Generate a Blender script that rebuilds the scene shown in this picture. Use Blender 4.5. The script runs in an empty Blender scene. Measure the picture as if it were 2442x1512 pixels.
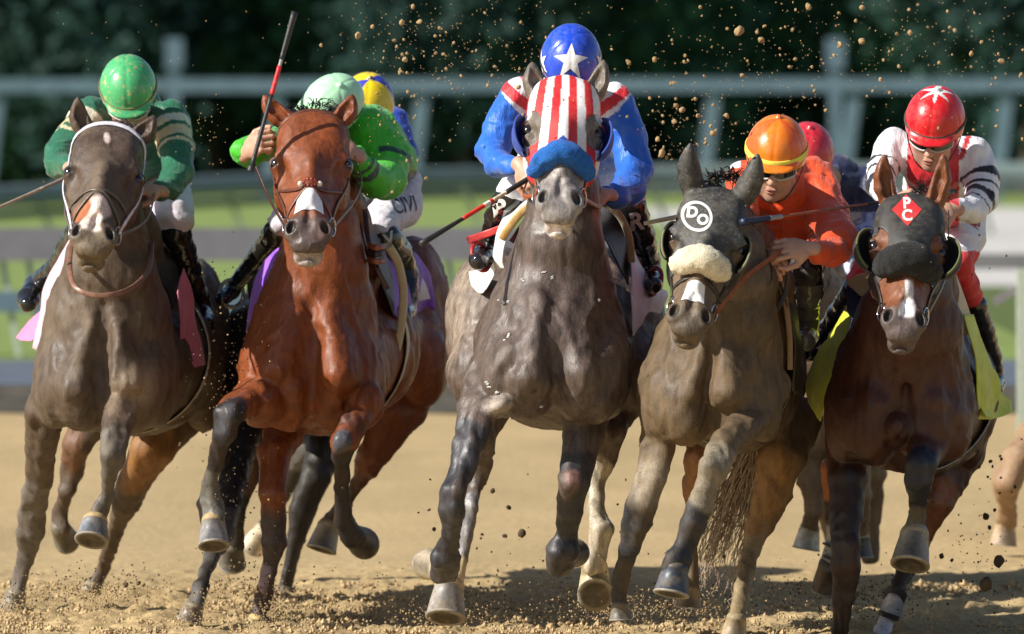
import bpy, math, random
import numpy as np
from mathutils import Vector, Matrix, noise
from mathutils.bvhtree import BVHTree
random.seed(7); rng = np.random.default_rng(7)
sc = bpy.context.scene
col = sc.collection
# ------------------------------------------------------------ camera
FPX = 2442*309/36.0; HC = 1.9; VH = 230.0
cam = bpy.data.cameras.new('camera'); camo = bpy.data.objects.new('camera', cam); col.objects.link(camo)
cam.lens = 309; cam.sensor_width = 36; cam.clip_end = 3000; cam.clip_start = 1
cam.shift_x = 0.0; cam.shift_y = -(756-VH)/2442.0
camo.location = (0, 0, HC); camo.rotation_euler = (math.radians(90), 0, 0)
cam.dof.use_dof = True; cam.dof.focus_distance = 30.0; cam.dof.aperture_fstop = 4.6
sc.camera = camo
# ------------------------------------------------------------ sky + sun
SUN_EL = math.radians(34); SUN_AZ = math.radians(-112)   # azimuth measured from +Y (view) towards +X
sdir = Vector((math.sin(SUN_AZ)*math.cos(SUN_EL), math.cos(SUN_AZ)*math.cos(SUN_EL), math.sin(SUN_EL)))
w = bpy.data.worlds.new("World"); sc.world = w; w.use_nodes = True
nt = w.node_tree; bg = nt.nodes['Background']; sky = nt.nodes.new('ShaderNodeTexSky')
sky.sky_type = 'NISHITA'; sky.sun_disc = False; sky.sun_elevation = SUN_EL; sky.sun_rotation = SUN_AZ
nt.links.new(sky.outputs[0], bg.inputs[0]); bg.inputs[1].default_value = 0.07
sl = bpy.data.lights.new('sun', 'SUN'); sl.energy = 5.0; sl.angle = math.radians(0.5); sl.color = (1, .95, .86)
so = bpy.data.objects.new('sun', sl); col.objects.link(so); so.rotation_euler = sdir.to_track_quat('Z', 'Y').to_euler()
sc.view_settings.view_transform = 'Standard'; sc.view_settings.look = 'None'
sc.view_settings.exposure = 0.50; sc.view_settings.gamma = 1
sc.render.film_transparent = False
# ------------------------------------------------------------ mapping: a place at picture (u, v) and distance Y
OFF = np.zeros(3)
DY = 0.0          # depth shift of the group being built
def P(u, v, Y): Y = Y+DY; return np.array([(u-1221)/FPX*Y, Y, HC-(v-VH)/FPX*Y]) + OFF
def M_(px, Y): return px/FPX*(Y+DY)
def A(*x): return np.array(x, dtype=float)
# ------------------------------------------------------------ objects
def link(o, parent=None):
    col.objects.link(o)
    if parent is not None: o.parent = parent; o.matrix_parent_inverse = Matrix.Translation(parent.location).inverted()
    return o
def tag(o, label=None, cat=None, group=None, kind=None):
    if label: o['label'] = label
    if cat: o['category'] = cat
    if group: o['group'] = group
    if kind: o['kind'] = kind
    return o
def thing(name, label, cat, loc=(0, 0, 0), group=None):
    e = bpy.data.objects.new(name, None); e.location = loc; e.empty_display_size = .1
    col.objects.link(e); return tag(e, label, cat, group)
def mkmesh(name, V, Fs, mat, parent=None, smooth=True, colors=None, label=None):
    me = bpy.data.meshes.new(name)
    V = np.asarray(V, dtype=np.float32)
    if isinstance(Fs, np.ndarray):
        n, k = Fs.shape
        me.vertices.add(len(V)); me.vertices.foreach_set('co', V.ravel())
        me.loops.add(n*k); me.loops.foreach_set('vertex_index', Fs.astype(np.int32).ravel())
        me.polygons.add(n); me.polygons.foreach_set('loop_start', np.arange(0, n*k, k, dtype=np.int32))
        me.update(calc_edges=True)
    else:
        me.from_pydata([tuple(map(float, v)) for v in V], [], [tuple(int(i) for i in f) for f in Fs]); me.update()
    me.polygons.foreach_set('use_smooth', [smooth]*len(me.polygons))
    if colors is not None:
        at = me.color_attributes.new('Col', 'FLOAT_COLOR', 'POINT')
        c = np.ones((len(V), 4), dtype=np.float32); c[:, :3] = colors
        at.data.foreach_set('color', c.ravel())
    me.materials.append(mat)
    me.validate()
    o = bpy.data.objects.new(name, me); link(o, parent)
    if label: o['label'] = label
    return o
# ------------------------------------------------------------ materials
def nodes(name):
    m = bpy.data.materials.new(name); m.use_nodes = True
    t = m.node_tree; return m, t, t.nodes['Principled BSDF']
def N(t, ty, **kw):
    n = t.nodes.new(ty)
    for k, v in kw.items():
        if k in n.inputs: n.inputs[k].default_value = v
        else: setattr(n, k, v)
    return n
def mat(name, color=(.5, .5, .5), rough=.6, attr=False, var=.25, nscale=30, bump=.3, bscale=60, bdist=.003, spec=.5,
        sheen=0, metal=0, coat=0, dirt=None, dscale=9, damt=.5, stretch=None, detail=5, grain=0):
    m, t, b = nodes(name); L = t.links.new
    tc = N(t, 'ShaderNodeTexCoord'); src = tc.outputs['Object']
    if stretch:
        mp = N(t, 'ShaderNodeMapping'); mp.inputs['Scale'].default_value = stretch; L(src, mp.inputs[0]); src = mp.outputs[0]
    n1 = N(t, 'ShaderNodeTexNoise', Scale=nscale, Detail=detail, Roughness=.6); L(src, n1.inputs['Vector'])
    mr = N(t, 'ShaderNodeMapRange'); mr.inputs[1].default_value = .3; mr.inputs[2].default_value = .7
    mr.inputs[3].default_value = 1-var; mr.inputs[4].default_value = 1+var; L(n1.outputs[0], mr.inputs[0])
    mx = N(t, 'ShaderNodeMix', data_type='RGBA', blend_type='MULTIPLY'); mx.inputs[0].default_value = 1
    if attr:
        at = N(t, 'ShaderNodeAttribute', attribute_name='Col'); L(at.outputs[0], mx.inputs[6])
    else: mx.inputs[6].default_value = (*color, 1)
    cb = N(t, 'ShaderNodeCombineColor'); 
    for i in range(3): L(mr.outputs[0], cb.inputs[i])
    L(cb.outputs[0], mx.inputs[7]); out = mx.outputs[2]
    if grain:
        n3 = N(t, 'ShaderNodeTexNoise', Scale=230, Detail=3, Roughness=.7); L(tc.outputs['Object'], n3.inputs['Vector'])
        r3 = N(t, 'ShaderNodeMapRange'); r3.inputs[1].default_value = .33; r3.inputs[2].default_value = .67; r3.inputs[3].default_value = 1-grain; r3.inputs[4].default_value = 1+grain; L(n3.outputs[0], r3.inputs[0])
        s3 = N(t, 'ShaderNodeVectorMath', operation='SCALE'); L(out, s3.inputs[0]); L(r3.outputs[0], s3.inputs[3]); out = s3.outputs[0]
    if dirt:
        n2 = N(t, 'ShaderNodeTexNoise', Scale=dscale, Detail=6, Roughness=.65); L(tc.outputs['Object'], n2.inputs['Vector'])
        r2 = N(t, 'ShaderNodeMapRange'); r2.inputs[1].default_value = .45; r2.inputs[2].default_value = .75
        r2.inputs[3].default_value = 0; r2.inputs[4].default_value = damt; L(n2.outputs[0], r2.inputs[0])
        m2 = N(t, 'ShaderNodeMix', data_type='RGBA'); L(r2.outputs[0], m2.inputs[0]); L(out, m2.inputs[6]); m2.inputs[7].default_value = (*dirt, 1)
        out = m2.outputs[2]
    L(out, b.inputs['Base Color'])
    if dirt:
        rr_ = N(t, 'ShaderNodeMapRange'); rr_.inputs[1].default_value = .38; rr_.inputs[2].default_value = .62; rr_.inputs[3].default_value = rough-.10; rr_.inputs[4].default_value = min(1, rough+.16); L(n2.outputs[0], rr_.inputs[0]); L(rr_.outputs[0], b.inputs['Roughness'])
    b.inputs['Roughness'].default_value = rough; b.inputs['Specular IOR Level'].default_value = spec
    b.inputs['Metallic'].default_value = metal; b.inputs['Coat Weight'].default_value = coat; b.inputs['Coat Roughness'].default_value = .12
    if sheen: b.inputs['Sheen Weight'].default_value = sheen
    if bump:
        nb = N(t, 'ShaderNodeTexNoise', Scale=bscale, Detail=6, Roughness=.6); L(src, nb.inputs['Vector'])
        bp = N(t, 'ShaderNodeBump', Strength=bump, Distance=bdist); L(nb.outputs[0], bp.inputs['Height']); L(bp.outputs[0], b.inputs['Normal'])
    return m
# ------------------------------------------------------------ numpy value noise
_T = rng.random(4096).astype(np.float32)
def vnoise(p, seed=0):
    i = np.floor(p).astype(np.int64); f = (p-i).astype(np.float32); f = f*f*(3-2*f); r = 0
    for dx in (0, 1):
        for dy in (0, 1):
            for dz in (0, 1):
                h = ((i[:, 0]+dx)*73856093 ^ (i[:, 1]+dy)*19349663 ^ (i[:, 2]+dz)*83492791 ^ seed*7919) & 4095
                wx = f[:, 0] if dx else 1-f[:, 0]; wy = f[:, 1] if dy else 1-f[:, 1]; wz = f[:, 2] if dz else 1-f[:, 2]
                r = r + _T[h]*wx*wy*wz
    return r
def fbm(p, oct=3, seed=0):
    r = 0; a = .5; s = 0
    for o in range(oct): r = r + a*vnoise(p*2**o, seed+o); s += a; a *= .5
    return r/s
# ------------------------------------------------------------ implicit modelling
class Sculpt:
    def __init__(s): s.pr = []
    def cone(s, a, b, ra, rb, k=.03, op='u', sq=None):
        a = np.array(a, float); b = np.array(b, float); r = max(ra, rb)*(1.0 if not sq else max(1, 1/sq[1]))
        s.pr.append(('c', a, b, ra, rb, k, op, sq, np.minimum(a, b)-r, np.maximum(a, b)+r)); return s
    def ell(s, c, r, R=None, k=.03, op='u'):
        c = np.array(c, float); r = np.array(r, float); R = np.eye(3) if R is None else np.array(R, float)
        e = np.sqrt(((R*r)**2).sum(1)); s.pr.append(('e', c, r, R, 0, k, op, None, c-e, c+e)); return s
    def chain(s, pts, k=.03, px=True, sq=None, rs=1.0):
        q = [(P(u, v, Y), M_(r, Y)*rs) for u, v, Y, r in pts] if px else [(A(x, y, z), r) for x, y, z, r in pts]
        lo = np.min([a-r for a, r in q], 0); hi = np.max([a+r for a, r in q], 0)
        s.pr.append(('h', q, None, 0, 0, k, 'u', None, lo, hi)); return s
    def drop(s, u0, v0, r0, u1, v1, r1, Y, k=.012, dy=.0):
        "teardrop muscle flattened in depth"
        a, b = P(u0, v0, Y+dy), P(u1, v1, Y); return s.cone(a, b, M_(r0, Y), M_(r1, Y), k, sq=(A(0, 1, 0), .62))
    def ball(s, u, v, Y, rx, ry, rz, k=.03, op='u', rot=0):
        "ellipsoid, radii rx, rz in picture units, ry in metres; rot = roll in the picture plane (deg, clockwise)"
        a = math.radians(rot); R = [[math.cos(a), 0, -math.sin(a)], [0, 1, 0], [math.sin(a), 0, math.cos(a)]]
        R = np.array(R) if False else np.array([[math.cos(a), 0, math.sin(a)], [0, 1, 0], [-math.sin(a), 0, math.cos(a)]])
        return s.ell(P(u, v, Y), (M_(rx, Y), ry, M_(rz, Y)), R, k, op)
    def bounds(s, pad=.02):
        u = [p for p in s.pr if p[6] == 'u']
        return np.min([p[8] for p in u], 0)-pad, np.max([p[9] for p in u], 0)+pad
    def field(s, lo, hi, h):
        h = np.array(h, float)*np.ones(3); n = np.maximum(np.ceil((hi-lo)/h).astype(int)+1, 3)
        ax = [(lo[i]+np.arange(n[i])*h[i]).astype(np.float32) for i in range(3)]
        f = np.full(n, 1.0, np.float32)
        for ty, a, b, c, d, k, op, sq, pl, ph in s.pr:
            mg = k+3*h.max()
            i0 = np.clip(np.floor((pl-mg-lo)/h).astype(int), 0, n); i1 = np.clip(np.ceil((ph+mg-lo)/h).astype(int)+1, 0, n)
            if (i1 <= i0).any(): continue
            X = ax[0][i0[0]:i1[0], None, None]; Y = ax[1][None, i0[1]:i1[1], None]; Z = ax[2][None, None, i0[2]:i1[2]]
            if ty == 'h':
                g = None
                for (a_, ra), (b_, rb) in zip(a, a[1:]):
                    px, py, pz = X-a_[0], Y-a_[1], Z-a_[2]; ba = b_-a_
                    t = np.clip((px*ba[0]+py*ba[1]+pz*ba[2])/max(ba.dot(ba), 1e-9), 0, 1); t = t*t*(3-2*t)*.5+t*.5
                    e = np.sqrt((px-t*ba[0])**2+(py-t*ba[1])**2+(pz-t*ba[2])**2)-(ra+(rb-ra)*t)
                    if g is None: g = e
                    else: hh = np.maximum(.012-np.abs(g-e), 0); g = np.minimum(g, e)-hh*hh/.048
            elif ty == 'c':
                px, py, pz = X-a[0], Y-a[1], Z-a[2]; ba = b-a
                if sq is not None:
                    n_, fa = sq; n_ = np.asarray(n_, float); n_ = n_/np.linalg.norm(n_)
                    dn = (px*n_[0]+py*n_[1]+pz*n_[2])*(fa-1)
                    px, py, pz = px+dn*n_[0], py+dn*n_[1], pz+dn*n_[2]; ba = ba+n_*ba.dot(n_)*(fa-1)
                t = np.clip((px*ba[0]+py*ba[1]+pz*ba[2])/max(ba.dot(ba), 1e-9), 0, 1)
                g = np.sqrt((px-t*ba[0])**2+(py-t*ba[1])**2+(pz-t*ba[2])**2)-(c+(d-c)*t)
            else:
                r, R = b, c; px, py, pz = X-a[0], Y-a[1], Z-a[2]
                q = [(px*R[0, i]+py*R[1, i]+pz*R[2, i])/r[i] for i in range(3)]
                k0 = np.sqrt(q[0]**2+q[1]**2+q[2]**2)+1e-6
                k1 = np.sqrt((q[0]/r[0])**2+(q[1]/r[1])**2+(q[2]/r[2])**2)+1e-6
                g = k0*(k0-1)/k1
            S = (slice(i0[0], i1[0]), slice(i0[1], i1[1]), slice(i0[2], i1[2])); o = f[S]
            if op == 'u':
                hh = np.maximum(k-np.abs(o-g), 0); f[S] = np.minimum(o, g)-hh*hh/(4*k)
            else:
                g = -g; hh = np.maximum(k-np.abs(o-g), 0); f[S] = np.maximum(o, g)+hh*hh/(4*k)
        return f, ax
    def mesh(s, h, lo=None, hi=None, off=0, fn=None, relax=2):
        l, u = s.bounds(.03+max(off, 0)); lo = l if lo is None else np.maximum(lo, l); hi = u if hi is None else np.minimum(hi, u)
        f, ax = s.field(np.array(lo, float), np.array(hi, float), h)
        f = f-np.float32(off)
        if fn is not None: f = fn(f, ax[0][:, None, None], ax[1][None, :, None], ax[2][None, None, :]).astype(np.float32)
        return nets(f, ax, relax)
def nets(f, ax, relax=2):
    s = f < 0; c = np.zeros(tuple(np.array(s.shape)-1), np.int8)
    sl = [slice(None, -1), slice(1, None)]
    for a in (0, 1):
        for b in (0, 1):
            for d in (0, 1): c += s[sl[a], sl[b], sl[d]]
    mx = (c > 0) & (c < 8); I = np.argwhere(mx)
    if len(I) == 0: return np.zeros((0, 3)), np.zeros((0, 4), int)
    lut = np.full(c.shape, -1, np.int32); lut[mx] = np.arange(len(I), dtype=np.int32)
    co = [(a, b, d) for a in (0, 1) for b in (0, 1) for d in (0, 1)]
    F = [f[I[:, 0]+a, I[:, 1]+b, I[:, 2]+d] for a, b, d in co]
    acc = np.zeros((len(I), 3)); cnt = np.zeros(len(I))
    for i in range(8):
        for j in range(i+1, 8):
            if sum(abs(x-y) for x, y in zip(co[i], co[j])) != 1: continue
            m = (F[i] < 0) != (F[j] < 0); t = np.where(m, F[i]/np.where(m, F[i]-F[j], 1), 0)
            for q in range(3): acc[:, q] += m*(co[i][q]+t*(co[j][q]-co[i][q]))
            cnt += m
    V = I+acc/cnt[:, None]
    V = np.stack([ax[q][0]+V[:, q]*(ax[q][1]-ax[q][0]) for q in range(3)], 1)
    Q = []
    for q in range(3):
        a, b = [(1, 2), (2, 0), (0, 1)][q]
        s0 = [slice(None)]*3; s1 = [slice(None)]*3; s0[q] = slice(None, -1); s1[q] = slice(1, None)
        A0 = s[tuple(s0)]; A1 = s[tuple(s1)]; E = np.argwhere(A0 != A1)
        E = E[(E[:, a] > 0) & (E[:, b] > 0) & (E[:, a] < s.shape[a]-1) & (E[:, b] < s.shape[b]-1)]
        def g(da, db): e = E.copy(); e[:, a] -= da; e[:, b] -= db; return lut[e[:, 0], e[:, 1], e[:, 2]]
        qd = np.stack([g(1, 1), g(0, 1), g(0, 0), g(1, 0)], 1); fl = ~A0[E[:, 0], E[:, 1], E[:, 2]]
        qd[fl] = qd[fl][:, ::-1]; Q.append(qd)
    Q = np.concatenate(Q); V = smoothv(V, Q, relax)
    return V, Q
def smoothv(V, Q, it=2, w=.5):
    if it == 0: return V
    e = np.concatenate([Q[:, [0, 1]], Q[:, [1, 2]], Q[:, [2, 3]], Q[:, [3, 0]]])
    n = len(V); d = np.bincount(e[:, 0], minlength=n)+np.bincount(e[:, 1], minlength=n)+1e-9
    for _ in range(it):
        W = np.stack([np.bincount(e[:, 0], V[e[:, 1], q], n)+np.bincount(e[:, 1], V[e[:, 0], q], n) for q in range(3)], 1)/d[:, None]
        V = V*(1-w)+W*w
    return V
def vnorm(V, Q):
    d1 = V[Q[:, 2]]-V[Q[:, 0]]; d2 = V[Q[:, 3]]-V[Q[:, 1]]; n = np.cross(d1, d2); o = np.zeros_like(V)
    for j in range(4):
        for q in range(3): o[:, q] += np.bincount(Q[:, j], n[:, q], len(V))
    return o/(np.linalg.norm(o, axis=1)[:, None]+1e-12)
def merge(parts):
    Vs, Qs, n = [], [], 0
    for V, Q in parts: Vs.append(V); Qs.append(Q+n); n += len(V)
    return np.concatenate(Vs), np.concatenate(Qs)
def cut(V, Q, keep):
    k = keep(V); return V, Q[k[Q].all(1)]
def compact(V, Q):
    u, inv = np.unique(Q, return_inverse=True); return V[u], inv.reshape(Q.shape)
def sst(a, b, x): t = np.clip((x-a)/(b-a), 0, 1); return t*t*(3-2*t)
def segd(V, a, b):
    ba = b-a; t = np.clip(((V-a)@ba)/max(ba@ba, 1e-9), 0, 1); return np.linalg.norm(V-a-t[:, None]*ba, axis=1), t
def stroke(C, V, a, b, ra, rb, color, soft=.02, amt=1.0, jag=0):
    d, t = segd(V, np.asarray(a, float), np.asarray(b, float)); r = ra+(rb-ra)*t
    if jag: d = d+(fbm(V*45, 2, 5)-.5)*jag
    w = (1-sst(r-soft*.5, r+soft*.5, d))*amt; C[:] = C*(1-w[:, None])+np.array(color)*w[:, None]
# ------------------------------------------------------------ plain geometry
def frame(t):
    t = t/np.linalg.norm(t); u = np.cross(t, A(0, 0, 1));
    if np.linalg.norm(u) < .1: u = np.cross(t, A(1, 0, 0))
    u = u/np.linalg.norm(u); return u, np.cross(u, t)
def crom(pts, n=6):
    pts = [np.array(p, float) for p in pts]; q = [2*pts[0]-pts[1]]+pts+[2*pts[-1]-pts[-2]]; o = []
    for i in range(1, len(q)-2):
        for j in range(n):
            t = j/n; o.append(.5*((2*q[i])+(-q[i-1]+q[i+1])*t+(2*q[i-1]-5*q[i]+4*q[i+1]-q[i+2])*t*t+(-q[i-1]+3*q[i]-3*q[i+1]+q[i+2])*t**3))
    o.append(pts[-1]); return np.array(o)
def tube(pts, r, seg=8, flat=None, closed=False, fn=None, caps=True):
    "pts Nx3, r scalar or list; flat=(normals Nx3 or vector, width, thick) gives a strap"
    pts = np.array(pts, float); n = len(pts); R = np.ones(n)*r if np.isscalar(r) else np.interp(np.linspace(0, 1, n), np.linspace(0, 1, len(r)), r)
    T = np.gradient(pts, axis=0); T /= (np.linalg.norm(T, axis=1)[:, None]+1e-9)
    up = A(0, 0, 1) if abs(T[0][2]) < .9 else A(1, 0, 0); V = []; prev = None
    for i in range(n):
        if flat is not None:
            nn = np.array(flat[0][i] if np.ndim(flat[0]) == 2 else flat[0], float); s = np.cross(T[i], nn); s /= np.linalg.norm(s)+1e-9; nn = np.cross(s, T[i])
            a, b, wa, wb = s, nn, flat[1], flat[2]
        else:
            s = np.cross(T[i], up if prev is None else prev[1]); s /= np.linalg.norm(s)+1e-9; b = np.cross(s, T[i]); a = s; wa = wb = R[i]; prev = (a, b)
        for j in range(seg):
            th = 2*math.pi*j/seg; c, d = math.cos(th), math.sin(th)
            if flat is not None: c = math.copysign(abs(c)**.5, c); d = math.copysign(abs(d)**.5, d)
            V.append(pts[i]+a*wa*c+b*wb*d)
    F = []
    for i in range(n if closed else n-1):
        for j in range(seg):
            k = (j+1) % seg; i2 = (i+1) % n; F.append((i*seg+j, i*seg+k, i2*seg+k, i2*seg+j))
    if not closed and caps:
        for e in (0, n-1):
            V.append(pts[e]); c = len(V)-1
            for j in range(seg):
                k = (j+1) % seg; F.append((e*seg+j, e*seg+k, c, c))
    F = [f if f[2] != f[3] else f[:3] for f in F]
    return np.array(V), F
class MB:
    def __init__(s): s.V = []; s.F = []; s.C = []
    def add(s, VF, color=None):
        V, F = VF; n = len(s.V); s.V += [tuple(v) for v in V]; s.F += [tuple(int(i)+n for i in f) for f in F]; s.C += [color or (1, 1, 1)]*len(V); return s
    def box(s, c, h, R=None, color=None, bev=0):
        c = A(*c); R = np.eye(3) if R is None else np.array(R)
        V = [c+R@(A(x, y, z)*A(*h)) for x in (-1, 1) for y in (-1, 1) for z in (-1, 1)]
        return s.add((V, [(0, 1, 3, 2), (4, 6, 7, 5), (0, 4, 5, 1), (2, 3, 7, 6), (0, 2, 6, 4), (1, 5, 7, 3)]), color)
    def build(s, name, m, parent=None, smooth=True, label=None):
        return mkmesh(name, s.V, s.F, m, parent, smooth, s.C, label)
def sheet(rows, nu=30, nv=30, thick=.004, wr=.006, fq=9, seed=0):
    "cloth through a grid of 3-D control points, with folds and thickness"
    g = [crom(r, max(1, nu//(len(r)-1))) for r in rows]; g = np.array(g)
    G = np.array([crom(g[:, j], max(1, nv//(len(rows)-1))) for j in range(g.shape[1])]).transpose(1, 0, 2)
    a, b = G.shape[:2]; du = np.gradient(G, axis=1); dv = np.gradient(G, axis=0); n = np.cross(du, dv); n /= np.linalg.norm(n, axis=2)[..., None]+1e-9
    w = (fbm(G.reshape(-1, 3)*fq, 3, seed)-.5).reshape(a, b)*2*wr; G = G+n*w[..., None]
    V = np.concatenate([(G+n*thick/2).reshape(-1, 3), (G-n*thick/2).reshape(-1, 3)]); F = []; m = a*b
    for i in range(a-1):
        for j in range(b-1):
            p = (i*b+j, i*b+j+1, (i+1)*b+j+1, (i+1)*b+j); F.append(p); F.append(tuple(x+m for x in reversed(p)))
    ring = [(0, j) for j in range(b)]+[(i, b-1) for i in range(1, a)]+[(a-1, j) for j in range(b-2, -1, -1)]+[(i, 0) for i in range(a-2, 0, -1)]
    ids = [i*b+j for i, j in ring]
    for x, y in zip(ids, ids[1:]+ids[:1]): F.append((y, x, x+m, y+m))
    return V, F
# ============================================================ the place
def gy(v): return FPX*HC/(v-VH)
def strip(name, mat_, y0, y1, x0, x1, z, n=2):
    xs = np.linspace(x0, x1, 3); V = [(x, y, z) for y in (y0, y1) for x in xs]
    return tag(mkmesh(name, V, [(0, 1, 4, 3), (1, 2, 5, 4)], mat_, smooth=False), kind='structure')
def dirt_mat(name, c, c2, big=.35, rough=.95):
    m, t, b = nodes(name); L = t.links.new; tc = N(t, 'ShaderNodeTexCoord').outputs['Object']
    mp = N(t, 'ShaderNodeMapping'); mp.inputs['Scale'].default_value = (1, .28, 1); L(tc, mp.inputs[0])
    n1 = N(t, 'ShaderNodeTexNoise', Scale=big*3, Detail=7, Roughness=.6); L(mp.outputs[0], n1.inputs['Vector'])
    n2 = N(t, 'ShaderNodeTexNoise', Scale=34, Detail=8, Roughness=.7); L(tc, n2.inputs['Vector'])
    v = N(t, 'ShaderNodeTexVoronoi', Scale=26); L(tc, v.inputs['Vector'])
    r1 = N(t, 'ShaderNodeMapRange'); r1.inputs[1].default_value = .35; r1.inputs[2].default_value = .68; L(n1.outputs[0], r1.inputs[0])
    m1 = N(t, 'ShaderNodeMix', data_type='RGBA'); L(r1.outputs[0], m1.inputs[0]); m1.inputs[6].default_value = (*c, 1); m1.inputs[7].default_value = (*c2, 1)
    r2 = N(t, 'ShaderNodeMapRange'); r2.inputs[1].default_value = .3; r2.inputs[2].default_value = .62; r2.inputs[3].default_value = .62; r2.inputs[4].default_value = 1.12; L(n2.outputs[0], r2.inputs[0])
    m2 = N(t, 'ShaderNodeVectorMath', operation='SCALE'); L(m1.outputs[2], m2.inputs[0]); L(r2.outputs[0], m2.inputs[3])
    L(m2.outputs[0], b.inputs['Base Color']); b.inputs['Roughness'].default_value = rough; b.inputs['Specular IOR Level'].default_value = .15
    ad = N(t, 'ShaderNodeMath', operation='ADD'); L(n2.outputs[0], ad.inputs[0]); L(v.outputs['Distance'], ad.inputs[1])
    bp = N(t, 'ShaderNodeBump', Strength=.5, Distance=.007); L(ad.outputs[0], bp.inputs['Height']); L(bp.outputs[0], b.inputs['Normal']); return m
M_dirt = dirt_mat('track_dirt', (.51, .375, .195), (.39, .285, .145))
M_dark = dirt_mat('dark_gravel', (.06, .055, .045), (.13, .11, .08), 1.5)
M_asph = dirt_mat('asphalt_path', (.13, .15, .19), (.11, .13, .17), 1)
M_pale = dirt_mat('pale_gravel', (.60, .58, .56), (.50, .48, .45), 1)
def grass_mat(name, a, b_, sc_=1.2):
    m = dirt_mat(name, a, b_, sc_); return m
M_turf = grass_mat('turf', (.20, .27, .07), (.23, .29, .10))
M_turf2 = grass_mat('rough_turf', (.13, .16, .06), (.07, .11, .025), 2)
M_turf3 = grass_mat('far_turf', (.10, .13, .075), (.13, .15, .09), 1)
# one base sheet to the horizon, then the track, paths and turf strips on it
V = [(-900, -50, -.03), (900, -50, -.03), (900, 2500, -.03), (-900, 2500, -.03)]
tag(mkmesh('ground', V, [(0, 1, 2, 3)], M_turf3, smooth=False), kind='structure')
# track: relief where the hooves land, flat beyond
def track():
    ys = np.concatenate([np.arange(28.6, 36, .022), np.linspace(36, 55.2, 120)[1:]]); xs = np.concatenate([np.linspace(-30, -3.4, 25)[:-1], np.arange(-3.4, 3.4, .022), np.linspace(3.4, 30, 25)])
    X, Y = np.meshgrid(xs, ys); p = np.stack([X.ravel(), Y.ravel(), 0*X.ravel()], 1)
    near = sst(37, 33, p[:, 1])*sst(4.2, 3.2, np.abs(p[:, 0]))
    c = fbm(p*A(16, 11, 1), 3, 3); c2 = fbm(p*A(34, 24, 1), 2, 6); z = (np.maximum(c-.50, 0)*.075+np.maximum(c2-.5, 0)*.03+(fbm(p*A(2.2, 1.6, 1), 3, 8)-.5)*.05)*near+(fbm(p*.5, 2, 5)-.5)*.04
    edge = sst(52.2, 54.5, p[:, 1]+.02*(p[:, 0]+10)+(fbm(p*A(.8, .2, 1), 2, 4)-.5)*1.5); z = z-edge*.05
    p[:, 2] = z; a, b = X.shape; i = np.arange(a*b).reshape(a, b)
    Q = np.stack([i[:-1, :-1].ravel(), i[:-1, 1:].ravel(), i[1:, 1:].ravel(), i[1:, :-1].ravel()], 1)
    tag(mkmesh('dirt_track', p, Q, M_dirt), kind='structure')
    tag(mkmesh('track_beyond', [(-200, -40, -.02), (200, -40, -.02), (200, 54, -.02), (-200, 54, -.02)], [(0, 1, 2, 3)], M_dirt, smooth=False), kind='structure')
track()
strip('gravel_strip', M_dark, 53.0, 58.0, -200, 200, -.006)
strip('path', M_asph, 58.0, 63.5, -200, 200, -.004)
strip('turf', M_turf, 63.5, 200, -300, 300, -.002)
strip('pale_road', M_pale, 88, 150, gy(0) if False else 2.2, 120, .004)
strip('pale_road', M_pale, 50.5, 68, 4.6, 60, .010)
strip('rough_turf', M_turf2, 69, 88, 4.0, 60, .006)
# ------------------------------------------------------------ fences
M_rail = mat('rail_paint', (.18, .17, .18), rough=.6, var=.12, nscale=6, bump=.1)
M_post = mat('blue_grey_paint', (.11, .175, .225), rough=.6, var=.2, nscale=3, bump=.1)
M_white = mat('white_post_paint', (.40, .46, .38), rough=.6, var=.1, bump=.1)
M_cover = mat('rail_cover', (.15, .20, .19), rough=.6, var=.15, nscale=2, bump=.1)
def xat(u, Y): return (u-1221)/FPX*Y
def beam(a, b, hw, ht, name, m, parent): 
    a, b = A(*a), A(*b); t = b-a; t /= np.linalg.norm(t); s = np.cross(t, A(0, 1, 0)) if abs(t[1]) < .9 else A(0, 0, 1)
    s /= np.linalg.norm(s); n = np.cross(s, t); V = [p+s*hw*i+n*ht*j for p in (a, b) for i, j in ((-1, -1), (1, -1), (1, 1), (-1, 1))]
    return mkmesh(name, V, [(0, 1, 2, 3), (7, 6, 5, 4), (0, 4, 5, 1), (1, 5, 6, 2), (2, 6, 7, 3), (3, 7, 4, 0)], m, parent, smooth=False)
# inner fence with a wide grey top board and leaning white pickets
Yf = 64.2; x0, x1 = xat(-300, Yf), xat(1560, Yf)
f1 = thing('picket_fence', 'grey topped white picket fence along the turf beyond the track', 'fence', (x0, Yf, 0))
beam((x0, Yf, .82), (x1, Yf, .82), .12, .05, 'top_board', M_rail, f1); beam((x0, Yf+.03, .40), (xat(620, Yf), Yf+.03, .40), .075, .02, 'middle_board', M_post, f1)
n = 0; x = x0+.1
while x < x1-.1 and n < 99: beam((x, Yf+.07, 0), (x-.12, Yf+.07, .72), .022, .015, 'picket', M_white, f1); x += .19 if x < xat(150, Yf) else .36; n += 1
Yr = 68.2; f1b = thing('rail_fence', 'low grey rail fence on the right behind the white sleeved jockey', 'fence', (xat(1700, Yr), Yr, 0))
beam((xat(1640, Yr), Yr, .62), (xat(2700, Yr), Yr, .62), .06, .05, 'rail', M_rail, f1b)
for u in range(1680, 2700, 190): beam((xat(u, Yr), Yr+.05, 0), (xat(u, Yr), Yr+.05, .57), .03, .03, 'post', M_rail, f1b)
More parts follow.
